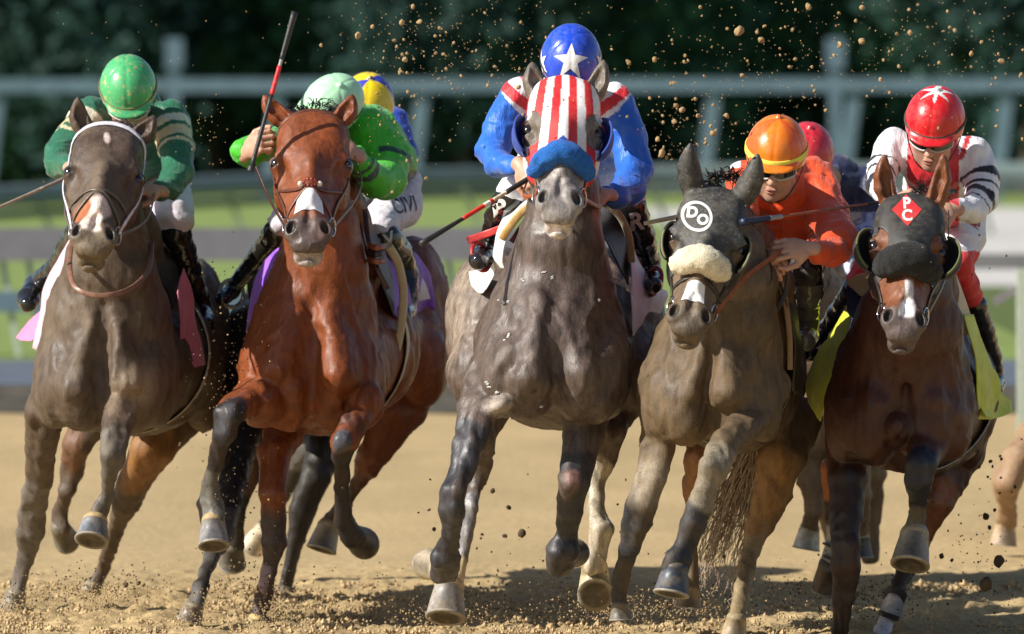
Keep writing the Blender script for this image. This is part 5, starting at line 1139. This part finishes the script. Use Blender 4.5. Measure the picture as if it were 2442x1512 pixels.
for cx, cz, txt in ((1195, 508, 'B'),): decal('lettering', [(*glyph_mesh(txt, .085, .003), (.75, .75, .74))], P(cx, cz-10, 30.95), A(.95, .1, .2), A(-.2, 0, .95), tree_of([o for o in blue.children if o.name.startswith('boot')][0]), M_col, [o for o in blue.children if o.name.startswith('boot')][0], mx=.02)
bt = [o for o in blue.children if o.name.startswith('boot')][1]; decal('lettering', [(*glyph_mesh('R', .085, .003), (.5, .52, .55))], P(1521, 530, 30.95), A(.95, .1, .15), A(-.25, 0, .95), tree_of(bt), M_col, bt, mx=.02)
whip('red and black whip with a white ring pointing down beside the bay', (1262, 425, 30.35), (1004, 582, 30.0),
     [('grip', 0, .22, .009, .009, (.03, .03, .03)), ('shaft', .22, .34, .006, .007, (.7, .6, .45)), ('shaft', .34, .37, .008, .008, (.6, .03, .02)), ('shaft', .37, .42, .008, .008, (.75, .75, .7)), ('shaft', .42, .62, .0075, .0075, (.62, .03, .02)), ('flap', .60, 1, .0065, .0105, (.02, .02, .02))])
# ---- lime green silks on the bay
DY = .6
LG = (.055, .50, .018); DG = (.01, .06, .045)
aL = [(712, 318, 31.3, 42), (672, 338, 31.1, 36), (630, 348, 30.9, 36), (595, 362, 30.78, 36), (578, 362, 30.72, 30)]
aR = [(880, 310, 31.3, 52), (925, 375, 31.3, 56), (922, 425, 31.2, 50), (895, 432, 31.1, 42), (868, 400, 31.0, 30), (852, 372, 30.95, 25)]
def silk2(V):
    C, s, d = rings(V, aR, [], LG); L = arclen(aR)[-1]
    for a, b in ((.035, .05), (.065, .09)): C[(s > L-b) & (s < L-a) & (d < .1)] = A(*DG)
    m = (np.abs(s-(.16+.5*(V[:, 2]-P(920, 380, 31)[2]))) < .018) & (V[:, 0] > P(905, 300, 31.3)[0]); C[m] = A(*DG)
    C2, s2, d2 = rings(V, aL, [], LG); m = (s2 > .03) & (s2 < .055) & (d2 < .09) & (V[:, 0] < P(690, 0, 31)[0]); C[m] = A(*DG); return C
def cap2(L):
    a = np.degrees(np.arctan2(L[:, 0], L[:, 1])); C = np.ones((len(L), 3))*A(.45, .82, .50)
    C[(L[:, 2] < .062) & (L[:, 2] > .040)] = A(.02, .05, .03); return C
lime = jockey('jockey in lime green silks raising a whip beside the bay horse', (850, 480, 31.6), (793, 246, 31.15), head_R(52, -28, 22),
    [(820, 300, 31.35, 62), (880, 330, 31.5, 78), (925, 385, 31.8, 66), (950, 410, 32.05, 46)], [aL, aR],
    [[(955, 440, 32.05, 52), (950, 490, 31.9, 55), (915, 525, 31.65, 45), (905, 545, 31.5, 39)], [(860, 450, 32.0, 60), (760, 480, 31.7, 48), (672, 530, 31.4, 34)]],
    [[(918, 568, 31.5, 40), (945, 600, 31.65, 38), (965, 650, 31.75, 32), (970, 700, 31.8, 29), (966, 735, 31.8, 26), (960, 752, 31.65, 25)], [(660, 556, 31.45, 34), (625, 602, 31.6, 28), (585, 650, 31.75, 22), (552, 695, 31.8, 19), (530, 712, 31.7, 18)]],
    silk2, const((.70, .66, .74)), [lambda V: np.where((V[:, 2] > P(0, 640, 31.95)[2])[:, None], A(.035, .033, .022), A(.02, .05, .12)), lambda V: np.where((V[:, 2] > P(0, 640, 31.95)[2])[:, None], A(.02, .02, .014), A(.012, .018, .035))],
    [((588, 364, 30.68), (.45, -.55, .35), (-.65, -.6, .1), -1, (62, 68, 45), 1.05), ((848, 366, 30.9), (-.7, -.3, .5), (.3, -.7, .5), -1, (50, 60, 40))],
    cap2, gog=False, seed=4)
bts = [o for o in lime.children if o.name.startswith('boot')]
for txt, u, v, s in (('E', 905, 588, .05), ('V', 932, 570, .05)): decal('lettering', [(*glyph_mesh(txt, s*1.3, .002), (.6, .6, .55))], P(u, v, 31.4), A(.92, .15, .3), A(-.3, 0, .95), tree_of(bts[0]), M_col, bts[0], mx=.02)
decal('lettering', [(*glyph_mesh('V', .06, .003), (.75, .74, .7))], P(636, 585, 31.3), A(.8, .1, .5), A(-.5, 0, .8), tree_of(bts[1]), M_col, bts[1], mx=.02)
brm = [o for o in lime.children if o.name.startswith('breeches')][0]
decal('lettering', [(*glyph_mesh('CIVI', .085, .001), (.03, .03, .07))], P(968, 490, 31.7), A(.95, .3, .12), A(-.12, 0, .95), tree_of(brm), M_col, brm, mx=.02)
whip('black and red whip held upright beside the lime green sleeve', (597, 408, 30.45), (703, 28, 30.5),
     [('grip', 0, .03, .013, .012, (.03, .03, .03)), ('grip', .03, .48, .0085, .0075, (.025, .025, .025)), ('shaft', .48, .66, .0085, .0085, (.65, .02, .02)), ('shaft', .66, .72, .006, .007, (.35, .33, .32)), ('flap', .70, 1, .0085, .0125, (.02, .02, .018))])
# ---- dark green silks on the brown
DY = .1
aL = [(215, 278, 32.0, 46), (178, 325, 31.9, 44), (142, 372, 31.8, 38), (140, 398, 31.7, 30), (170, 396, 31.55, 25), (182, 394, 31.5, 22)]
aR = [(405, 285, 32.0, 48), (420, 350, 31.9, 42), (424, 410, 31.8, 36), (405, 445, 31.7, 30), (382, 455, 31.6, 24)]
def silk1(V):
    C = np.ones((len(V), 3))*A(*GR)
    for px in (aL, aR):
        t, d = armt(V, px); L = arclen(px); s = np.interp(t, np.arange(len(px)), L)
        for a, b, c in ((.035, .075, (.72, .66, .52)), (.092, .145, CR), (.16, .175, (.6, .52, .34))): C[(s > a) & (s < b) & (d < .09)] = A(*c)
    return C
def cap1(L): return np.where(((fbm(L*60, 2, 3) > .70) | (fbm(L*130, 2, 6) > .76))[:, None], A(.45, .40, .16), A(.07, .42, .16))
green = jockey('jockey in dark green silks with cream sleeve hoops and a green helmet', (320, 470, 32.3), (305, 205, 31.75), head_R(40, 0, -3),
    [(310, 280, 32.1, 85), (315, 330, 32.25, 100), (330, 380, 32.6, 85)], [aL, aR],
    [[(385, 430, 32.5, 58), (412, 480, 32.2, 50), (418, 520, 32.0, 44), (414, 545, 32.0, 36)], [(260, 430, 32.5, 60), (205, 500, 32.1, 44)]],
    [[(418, 555, 32.0, 38), (445, 640, 32.25, 35), (468, 710, 32.5, 31), (482, 752, 32.5, 29), (490, 778, 32.3, 25)], [(195, 550, 32.1, 38), (140, 640, 32.4, 30), (85, 680, 32.6, 26), (68, 712, 32.45, 26), (66, 725, 32.4, 20)]],
    silk1, const((.78, .72, .84)), const((.012, .012, .015)),
    [((376, 455, 31.55), (-.7, -.5, .1), (.2, -.5, .8), -1, (50, 60, 40)), ((176, 398, 31.45), (.7, -.5, .0), (-.2, -.5, .8), 1, (50, 60, 40))],
    cap1, band=(.16, .13, .05), gog=True, button=False, seed=8)
whip('thin tan whip pointing out of the picture on the left', (178, 415, 31.2), (-60, 520, 31.0), [('shaft', 0, 1, .0065, .0055, (.28, .22, .17)), ('grip', 0, .35, .008, .0065, (.2, .16, .14))])
# ---- orange silks on the dun
DY = -1.5
OR = (.72, .075, .012)
aR = [(1938, 430, 31.4, 56), (1978, 510, 31.25, 50), (2000, 570, 31.05, 44), (1985, 602, 30.95, 38), (1955, 600, 30.88, 30), (1938, 594, 30.85, 26)]
aL = [(1775, 425, 31.4, 42), (1768, 500, 31.2, 38), (1775, 570, 31.0, 30), (1800, 600, 30.9, 24)]
orange = jockey('jockey in orange silks and an orange helmet with a yellow band', (1880, 640, 31.6), (1852, 352, 30.95), head_R(24, -6, 3),
    [(1860, 450, 31.35, 80), (1865, 500, 31.5, 92), (1880, 560, 31.9, 80)], [aL, aR],
    [[(1900, 600, 31.9, 60), (1925, 625, 31.5, 42), (1928, 650, 31.4, 36)]],
    [[(1928, 640, 31.4, 36), (1930, 700, 31.5, 33), (1926, 760, 31.65, 28), (1925, 800, 31.7, 26), (1920, 812, 31.55, 25)]],
    lambda V: np.where((((V[:, 0] < P(1765, 0, 31.4)[0]) & (V[:, 2] > P(0, 400, 31.4)[2])))[:, None], A(*WH), A(*OR)), const((.02, .016, .015)),
    lambda V: np.where((V[:, 2] > P(0, 680, 31.5)[2])[:, None], A(.018, .014, .014), A(.17, .16, .145)),
    [((1928, 592, 30.80), (-.85, -.35, .0), (.25, -.75, .5), -1, (25, 45, 30)), ((1806, 604, 30.86), (.5, -.6, -.3), (-.3, -.6, .6), 1, (50, 60, 40))],
    lambda L: np.where((L[:, 2] < .020)[:, None], A(.85, .30, .015), np.where((((np.degrees(np.arctan2(L[:, 0], L[:, 1]))+30) // 60) % 2 == 0)[:, None], A(.80, .20, .012), A(.78, .12, .012))), band=(.85, .80, .10, .013), seed=12)
hb = [o for o in orange.children if o.name.startswith('helmet_band')][0]
decal('lettering', [(*glyph_mesh("O'•GO", .024, .0006, ext=0), (.12, .10, .02))], P(1862, 401, 30.8), A(1.35, .25, .03), A(0, .3, .95), tree_of(hb), M_col, hb, off=.0015, mx=.012)
whip('pale cane whip poking out behind the black hooded head', (1800, 480, 31.0), (1536, 533, 30.9), [('shaft', 0, .7, .006, .006, (.45, .36, .24)), ('shaft', .7, 1, .0085, .007, (.5, .42, .3))])
# ---- white silks with black hoops on the dark bay
DY = -.6
aL = [(2128, 348, 31.0, 44), (2108, 400, 30.95, 38), (2100, 440, 30.85, 33), (2118, 470, 30.75, 26), (2132, 484, 30.7, 21)]
aR = [(2318, 368, 31.0, 46), (2340, 425, 30.95, 42), (2342, 470, 30.9, 38), (2320, 500, 30.8, 31), (2290, 502, 30.68, 26), (2277, 500, 30.64, 22)]
def silk5(V):
    C = np.ones((len(V), 3))*A(*WH)
    u = V[:, 0]/V[:, 1]*FPX+1221; v = VH-(V[:, 2]-HC)/V[:, 1]*FPX
    m = (np.abs(u-2225) < 62+.0*(v-380)) & (v > 300) & (v < 560); C[m] = A(.62, .02, .03)
    m = np.abs(u-2308+.35*(v-330)) < 7; C[m & (v < 380)] = A(.5, .02, .03)
    for px in (aL, aR):
        t, d = armt(V, px); L = arclen(px); s = np.interp(t, np.arange(len(px)), L)
        for a, b in ((.085, .115), (.145, .158), (.205, .235), (.26, .268)): C[(s > a) & (s < b) & (d < .09)] = A(.012, .012, .018)
    return C
def cap5(L):
    a = np.arctan2(L[:, 0], L[:, 1]); r = np.hypot(L[:, 0], L[:, 1]+.008); s = np.abs(((a/(math.pi/3)) % 1)-.5)*2
    return np.where(((L[:, 2] > .06) & (r < .020+.045*s**1.9))[:, None], A(.8, .8, .8), A(.66, .012, .018))
white = jockey('jockey in white silks with black sleeve hoops and a red helmet', (2240, 560, 31.2), (2230, 282, 30.75), head_R(30, -10, 2),
    [(2225, 380, 31.0, 78), (2235, 430, 31.2, 84), (2270, 490, 31.6, 70)], [aL, aR],
    [[(2290, 520, 31.65, 62), (2298, 570, 31.5, 50), (2284, 625, 31.3, 36), (2305, 680, 31.4, 28), (2325, 722, 31.5, 24)], [(2200, 540, 31.65, 60), (2120, 610, 31.4, 44), (2065, 640, 31.2, 36), (2048, 665, 31.2, 30)]],
    [[(2328, 728, 31.5, 26), (2348, 790, 31.6, 25), (2366, 850, 31.7, 22), (2378, 910, 31.75, 20), (2374, 930, 31.6, 18)], [(2040, 690, 31.25, 32), (2005, 750, 31.45, 31), (1970, 795, 31.6, 28), (1945, 820, 31.6, 27), (1930, 838, 31.45, 25)]],
    silk5, lambda V: np.where(((V[:, 2] < P(0, 598, 31.4)[2]))[:, None], A(.66, .015, .02), A(*WH)), const((.010, .011, .018)),
    [((2272, 500, 30.62), (-.75, -.5, -.1), (.3, -.6, .6), -1, (50, 65, 40)), ((2128, 484, 30.66), (.5, -.6, .2), (-.4, -.5, .6), 1, (60, 70, 45))],
    cap5, band=(.05, .045, .04, .0055), seed=15)
for o in white.children:
    if o.name.startswith('breeches'): decal('lettering', [(*glyph_mesh("RED", .06, .001), (.4, .02, .05))], P(2330, 525, 31.5), A(.5, .8, .6), A(-.5, 0, .8), tree_of(o), M_col, o, mx=.02)
whip('long dark whip pointing left across the orange silks', (2276, 456, 30.72), (1770, 530, 29.62),
     [('grip', 0, .06, .010, .009, (.03, .03, .03)), ('shaft', .06, .42, .0065, .006, (.05, .045, .04)), ('shaft', .42, .82, .0048, .0045, (.30, .10, .05)), ('shaft', .82, .90, .008, .009, (.30, .29, .30)), ('flap', .88, 1, .0105, .013, (.010, .018, .05))])
# ============================================================ horses and jockeys further back
M6 = coat_mat('black_coat', .5, .4, (.05, .04, .03), .4); 
DY = -.4
hR1 = horse('racehorse', 'nearly black horse galloping behind the bay and the brown horse', ((800, 330, 33.0), (790, 590, 32.6)),
    [[(790, 450, 33.2, 68), (760, 560, 33.2, 90), (720, 680, 33.3, 130)], [(795, 400, 33.25, 50), (780, 520, 33.6, 85), (740, 620, 33.9, 105)]],
    (668, 860, 33.3, 165), (780, 800, 35.0, 170),
    [[(600, 920, 33.5, 60), (580, 1020, 33.3, 50), (562, 1110, 33.0, 42), (545, 1200, 32.6, 34), (530, 1270, 32.3, 30), (505, 1330, 32.1, 24), (478, 1400, 31.9, 22), (462, 1450, 31.85, 22)],
     [(640, 960, 33.4, 60), (605, 1060, 33.3, 42), (588, 1130, 33.3, 34), (572, 1190, 33.3, 26), (562, 1250, 33.3, 22), (556, 1300, 33.35, 28)],
     [(820, 960, 34.6, 100), (780, 1060, 34.3, 52), (752, 1140, 34.2, 38), (722, 1215, 34.2, 36), (708, 1290, 34.2, 25), (690, 1370, 34.2, 21), (678, 1420, 34.2, 21)],
     [(760, 980, 34.8, 70), (725, 1060, 34.7, 36), (702, 1120, 34.8, 26), (660, 1210, 34.9, 20), (625, 1270, 34.9, 24)]],
    [((464, 1442, 31.85), (450, 1482, 31.85), 32, (.2, .17, .12), (.15, .12, .09)), ((556, 1300, 33.35), (554, 1348, 33.4), 32, (.07, .06, .04), (.06, .055, .045)), ((682, 1405, 34.2), (668, 1452, 34.2), 32, (.05, .045, .04), (.06, .05, .04)), ((630, 1262, 34.9), (602, 1305, 34.95), 30, (.5, .42, .3), (.5, .42, .3))],
    [(.022, .017, .014), ((590, 1020, 33.3), (575, 1150, 33.3), .06, .05, (.10, .045, .02)), ((545, 1250, 32.4), (460, 1460, 31.9), .06, .07, (.10, .09, .08)), ((705, 1050, 34.7), (690, 1150, 34.7), .05, .05, (.12, .11, .105))],
    M6, ears=[(750, 240, 33.0), (870, 240, 33.0)], eh=.007, bh=.011)
M7 = coat_mat('chestnut_coat', .6, .3, (.36, .26, .15), .6)
DY = -1.8
hR2 = horse('racehorse', 'chestnut horse almost hidden behind the dun and the dark bay', ((1905, 540, 34.6), (1895, 770, 34.2)),
    [[(1910, 650, 34.8, 66), (1940, 740, 34.8, 88), (1975, 800, 34.9, 120)], [(1908, 600, 34.9, 50), (1930, 690, 35.2, 75), (1970, 760, 35.5, 100)]],
    (1975, 940, 34.9, 140), (2000, 880, 36.6, 150),
    [[(1925, 980, 35.1, 52), (1920, 1070, 35.0, 42), (1932, 1150, 35.0, 35), (1940, 1220, 35.0, 24), (1930, 1265, 35.1, 25)], [(2040, 1000, 35.1, 60), (2040, 1100, 34.9, 40), (2050, 1180, 34.9, 30), (2050, 1280, 35.1, 26)],
     [(1950, 1050, 36.3, 60), (1935, 1130, 36.4, 32), (1960, 1200, 36.5, 24), (1990, 1300, 36.6, 24)], [(2060, 1050, 36.4, 60), (2080, 1130, 36.3, 36), (2080, 1230, 36.4, 26), (2075, 1330, 36.5, 24)]],
    [((1932, 1255, 35.1), (1922, 1310, 35.1), 32, (.6, .55, .42), (.6, .55, .42)), ((2050, 1275, 35.1), (2050, 1330, 35.1), 32)],
    [(.22, .15, .09)], M7, ears=[(1875, 480, 34.6), (1935, 480, 34.6)], eh=.008, bh=.013)
DY = 0.0
hR3 = horse('racehorse', 'pale chestnut horse cut off by the right edge', ((2760, 480, 36.2), (2750, 730, 35.8)),
    [[(2760, 600, 36.4, 66), (2740, 700, 36.4, 88), (2720, 800, 36.5, 120)], [(2760, 540, 36.5, 50), (2750, 650, 36.8, 85), (2730, 740, 37.1, 100)]],
    (2650, 900, 36.5, 150), (2720, 850, 38.2, 160),
    [[(2560, 960, 36.7, 60), (2480, 1020, 36.3, 48), (2425, 1090, 36.1, 40), (2400, 1150, 36.1, 38), (2400, 1210, 36.3, 26), (2398, 1250, 36.4, 28)], [(2700, 1000, 36.7, 60), (2700, 1100, 36.5, 40), (2690, 1180, 36.5, 30), (2680, 1280, 36.8, 26)],
     [(2620, 1030, 37.9, 60), (2600, 1130, 38, 32), (2590, 1250, 38.1, 24)], [(2760, 1030, 38, 60), (2760, 1130, 38, 36), (2750, 1250, 38.1, 26)]],
    [((2398, 1245, 36.4), (2392, 1300, 36.4), 32, (.4, .3, .2), (.3, .22, .14)), ((2680, 1275, 36.8), (2680, 1330, 36.8), 32)],
    [(.30, .19, .11)], M7, ears=[(2720, 410, 36.2), (2800, 410, 36.2)], eh=.009, bh=.014)
def rider(label, c, helm, hc_, capf, silkc, brec, bootc, dx=0, seed=30):
    u, v, Y = c
    return jockey(label, (u, v+150, Y), helm, head_R(35, 0, 6),
        [(u+5, v-60, Y, 72), (u+20, v, Y+.15, 86), (u+40, v+60, Y+.5, 78)],
        [[(u-85, v-70, Y, 42), (u-120, v, Y-.1, 38), (u-110, v+40, Y-.2, 30), (u-80, v+60, Y-.3, 22)], [(u+85, v-65, Y, 44), (u+110, v+10, Y-.1, 40), (u+90, v+60, Y-.2, 32), (u+50, v+70, Y-.3, 22)]],
        [[(u-20, v+110, Y+.5, 60), (u-80, v+130, Y+.1, 44), (u-105, v+160, Y, 36)], [(u+60, v+110, Y+.5, 60), (u+85, v+150, Y+.1, 44), (u+75, v+190, Y, 34)]],
        [[(u-108, v+180, Y, 34), (u-125, v+260, Y+.3, 27), (u-130, v+300, Y+.1, 24)], [(u+75, v+205, Y, 32), (u+90, v+270, Y+.3, 27), (u+95, v+310, Y+.1, 24)]],
        silkc, brec, bootc, [((*((u-76), v+60), Y-.35), (.5, -.6, 0), (-.2, -.5, .8), 1), ((*((u+46), v+70), Y-.35), (-.5, -.6, 0), (.2, -.5, .8), -1)], capf, seed=seed)
DY = -.4
rider('jockey in a yellow and blue helmet mostly hidden behind lime green', (845, 356, 33.9), (876, 244, 33.5), None,
      lambda L: np.where((((np.degrees(np.arctan2(L[:, 0], L[:, 1]))+30) // 60) % 3 == 2)[:, None], A(.03, .05, .45), A(.85, .60, .01)), const((.02, .07, .50)), const((.02, .07, .45)), const((.02, .02, .02)))
DY = -1.8
rider('jockey in a red helmet and navy jacket behind the orange jockey', (1985, 500, 35.6), (1925, 362, 35.2), None, const((.60, .02, .04)),
      lambda V: np.where((V[:, 2] > P(0, 505, 35.6)[2])[:, None], A(.012, .016, .06), np.where((fbm(V*30, 2, 4) > .5)[:, None], A(.10, .12, .34), A(.35, .37, .55))), const((.55, .58, .72)), const((.02, .03, .06)), seed=40)
# ============================================================ flying dirt
M_clod = mat('clod', (.40, .27, .13), rough=.95, var=.35, nscale=60, bump=.5, bscale=90, bdist=.004)
M_clodd = mat('damp_clod', (.085, .055, .028), rough=.9, var=.4, nscale=60, bump=.5, bscale=90, bdist=.004)
M_crumb = mat('crumbly_dirt', (.43, .315, .17), rough=.95, var=.4, nscale=30, bump=0)
def clod_mesh(seed, m):
    t = (1+5**.5)/2; V = A(0, 0, 0)+np.array([(-1, t, 0), (1, t, 0), (-1, -t, 0), (1, -t, 0), (0, -1, t), (0, 1, t), (0, -1, -t), (0, 1, -t), (t, 0, -1), (t, 0, 1), (-t, 0, -1), (-t, 0, 1)], float)
    F = [(0, 11, 5), (0, 5, 1), (0, 1, 7), (0, 7, 10), (0, 10, 11), (1, 5, 9), (5, 11, 4), (11, 10, 2), (10, 7, 6), (7, 1, 8), (3, 9, 4), (3, 4, 2), (3, 2, 6), (3, 6, 8), (3, 8, 9), (4, 9, 5), (2, 4, 11), (6, 2, 10), (8, 6, 7), (9, 8, 1)]
    V = [v/np.linalg.norm(v) for v in V]
    for _ in range(2):
        mid, G = {}, []
        def md(a, b):
            k = (min(a, b), max(a, b))
            if k not in mid: q = V[a]+V[b]; mid[k] = len(V); V.append(q/np.linalg.norm(q))
            return mid[k]
        for a, b, c in F: x, y, z = md(a, b), md(b, c), md(c, a); G += [(a, x, z), (b, y, x), (c, z, y), (x, y, z)]
        F = G
    V = np.array(V); V = V*(.62+.75*fbm(V*1.6+seed*3.1, 3, seed))[:, None]*A(1, .85, .8)
    me = bpy.data.meshes.new('clod'); me.from_pydata([tuple(map(float, v)) for v in V], [], F); me.polygons.foreach_set('use_smooth', [True]*len(F)); me.materials.append(m); return me
CL = [clod_mesh(i, M_clod) for i in range(5)]; CD = [clod_mesh(i+9, M_clodd) for i in range(5)]
rg = np.random.default_rng(21)
def clod(u, v, Y, r, me, label, group):
    o = bpy.data.objects.new('dirt_clod', me); o.location = P(u, v, Y); s = M_(r, Y); o.scale = (s, s, s*rg.uniform(.7, 1.1)); o.rotation_euler = rg.uniform(0, 6, 3); col.objects.link(o); tag(o, label, 'dirt clod', group); return o
DY = 0
BIG = [(1763, 74, 15), (1816, 96, 10), (1928, 16, 9), (2004, 106, 9), (2055, 98, 10), (2056, 18, 8), (2388, 146, 9), (2317, 128, 8), (1578, 366, 12), (1700, 318, 8), (1627, 262, 9), (1612, 252, 7), (1733, 276, 7), (1568, 332, 7), (1638, 478, 7), (1500, 150, 7), (1561, 142, 7), (853, 84, 9), (888, 64, 6), (958, 54, 8), (985, 16, 8), (1000, 52, 8), (1210, 240, 9), (1236, 208, 8), (966, 142, 8), (1608, 290, 7), (1665, 276, 7), (1770, 180, 6), (2100, 190, 6), (2170, 78, 7)]
for i, (u, v, r) in enumerate(BIG): clod(u, v, rg.uniform(28.3, 31.5), r*.95, CL[i % 5], 'large tan dirt clod flying before the dark trees', 'large clods before the trees')
cen = [(1010, 110, 90, 70, 45), (1250, 120, 110, 80, 22), (1630, 300, 70, 90, 48), (1850, 110, 150, 90, 40), (2150, 120, 170, 90, 30), (2360, 200, 70, 120, 16), (970, 300, 50, 70, 22)]
nn = 0
for cu_, cv_, su, sv, k in cen:
    for _ in range(k):
        u, v = rg.normal(cu_, su), rg.normal(cv_, sv)
        if v < -5 or v > 520 or u > 2440: continue
        clod(u, v, rg.uniform(27.5, 33.5), rg.uniform(1.8, 5.2), CL[nn % 5], 'small tan dirt clod flying before the dark trees', 'small clods before the trees'); nn += 1
DK = [(1204, 1278, 10), (1245, 1272, 14), (1213, 1210, 9), (2352, 1394, 22), (2382, 1338, 20), (986, 1434, 8), (1062, 1250, 9), (1175, 1170, 9), (2352, 1232, 12), (2245, 1326, 9), (2270, 1336, 6), (1035, 1262, 7), (1023, 1216, 6), (2362, 1100, 6), (2400, 1402, 9), (1100, 1130, 6), (1345, 1250, 9), (2460, 1240, 10), (2230, 1190, 9), (1590, 1440, 8), (2360, 1258, 7), (2372, 1216, 6), (430, 1060, 7), (330, 1390, 8), (300, 1395, 9)]
for i, (u, v, r) in enumerate(DK): clod(u, v, rg.uniform(29.5, 31.5), r*.8, CD[i % 5], 'dark damp dirt clod flying above the tan track', 'dark clods above the track')
for i in range(95):
    u = rg.choice([rg.uniform(980, 1500), rg.uniform(2200, 2442), rg.uniform(1300, 2442)]); v = rg.uniform(1010, 1490)
    clod(u, v, rg.uniform(29.5, 32.5), rg.uniform(1.8, 4.5), CD[i % 5], 'small dark speck of dirt flying above the track', 'small dark clods above the track')
for i, (u, v, r) in enumerate([(2210, 700, 9), (2244, 700, 8), (2335, 560, 6), (2400, 610, 5), (2318, 655, 4), (2360, 640, 4)]): clod(u, v, 30, r*.6, CD[i % 5], 'brown dirt clod flying right of the white sleeved jockey', 'brown clods at the right')
def specks(name, pts, rr, m):
    n = len(pts); O = np.array([(1, 0, 0), (-1, 0, 0), (0, 1, 0), (0, -1, 0), (0, 0, 1), (0, 0, -1)], float); F = np.array([(0, 2, 4), (2, 1, 4), (1, 3, 4), (3, 0, 4), (2, 0, 5), (1, 2, 5), (3, 1, 5), (0, 3, 5)])
    V = (pts[:, None, :]+O[None]*rr[:, None, None]*rg.uniform(.6, 1.3, (n, 6, 1))).reshape(-1, 3); Q = (F[None]+6*np.arange(n)[:, None, None]).reshape(-1, 3)
    return tag(mkmesh(name, V, Q, m, smooth=False), kind='stuff')
pt = []; rr = []
def cloud(n0, cu_, cv_, su, sv, y0, y1, r0, r1, clip=520):
    n = int(n0*(.62 if clip else 1))
    for _ in range(n):
        u, v, Y = rg.normal(cu_, su), rg.normal(cv_, sv), rg.uniform(y0, y1)
        if clip and v > clip: continue
        p = P(u, v, Y)
        if p[2] < .01: continue
        pt.append(p); rr.append(M_(rg.uniform(r0, r1), Y))
for c_ in ((650, 1060, 100, 150, 100), (260, 1250, 130, 120, 90), (500, 1650, 320, 100, 100), (600, 1900, 150, 200, 100), (420, 2250, 120, 140, 120), (160, 950, 330, 60, 70), (90, 300, 150, 220, 120), (120, 480, 300, 40, 60), (60, 2200, 620, 120, 90)): cloud(*c_, 27.5, 34, .7, 2.0, 760 if c_[2] > 600 else 520)
specks('dirt_spray', np.array(pt), np.array(rr), M_clod); pt, rr = [], []
for c_ in ((260, 240, 1400, 90, 22), (200, 600, 1395, 60, 40), (150, 660, 1430, 40, 22), (300, 1130, 1470, 60, 35), (200, 1440, 1440, 50, 30), (200, 1640, 1440, 70, 40), (260, 1890, 1440, 80, 45), (300, 2080, 1440, 60, 40), (120, 60, 1440, 60, 20), (500, 1300, 1430, 500, 60), (150, 2350, 1380, 80, 90), (260, 560, 900, 60, 130), (120, 600, 1200, 60, 80)): cloud(*c_, 30.6, 32.6, .8, 3.4, None)
specks('kicked_up_dirt', np.array(pt), np.array(rr), M_clodd); pt, rr = [], []
for c_ in ((500, 300, 1425, 250, 30), (500, 1200, 1470, 250, 30), (500, 1900, 1460, 300, 30), (200, 560, 1400, 60, 30), (160, 540, 880, 60, 120)): cloud(*c_, 30.6, 33, .8, 3, None)
specks('kicked_up_dirt', np.array(pt), np.array(rr), M_clod)

n = 16000; X = rg.uniform(-2.6, 2.6, n); Y = 31.0+rg.random(n)**1.6*3.2; cl = fbm(np.stack([X*5, Y*4, 0*X], 1), 2, 17); kp = rg.random(n) < sst(.35, .62, cl)+.12
X, Y = X[kp], Y[kp]; specks('loose_crumbs', np.stack([X, Y, rg.uniform(.0, .016, len(X))], 1), rg.gamma(2.2, .0022, len(X))+.002, M_crumb)
pt, rr = [], []
for c_ in ((400, 20, 1455, 40, 14), (500, 215, 1428, 45, 16), (500, 455, 1480, 45, 14), (700, 615, 1500, 50, 14), (300, 670, 1455, 40, 14), (600, 1065, 1480, 60, 18), (500, 1425, 1450, 60, 22), (400, 1480, 1465, 50, 18), (500, 1640, 1445, 60, 22), (500, 1750, 1495, 60, 16), (600, 2000, 1495, 80, 22), (500, 2105, 1500, 50, 16)): cloud(*c_, 30.9, 32.2, .8, 3.0, None)
specks('kicked_up_dirt', np.array(pt), np.array(rr), M_crumb)
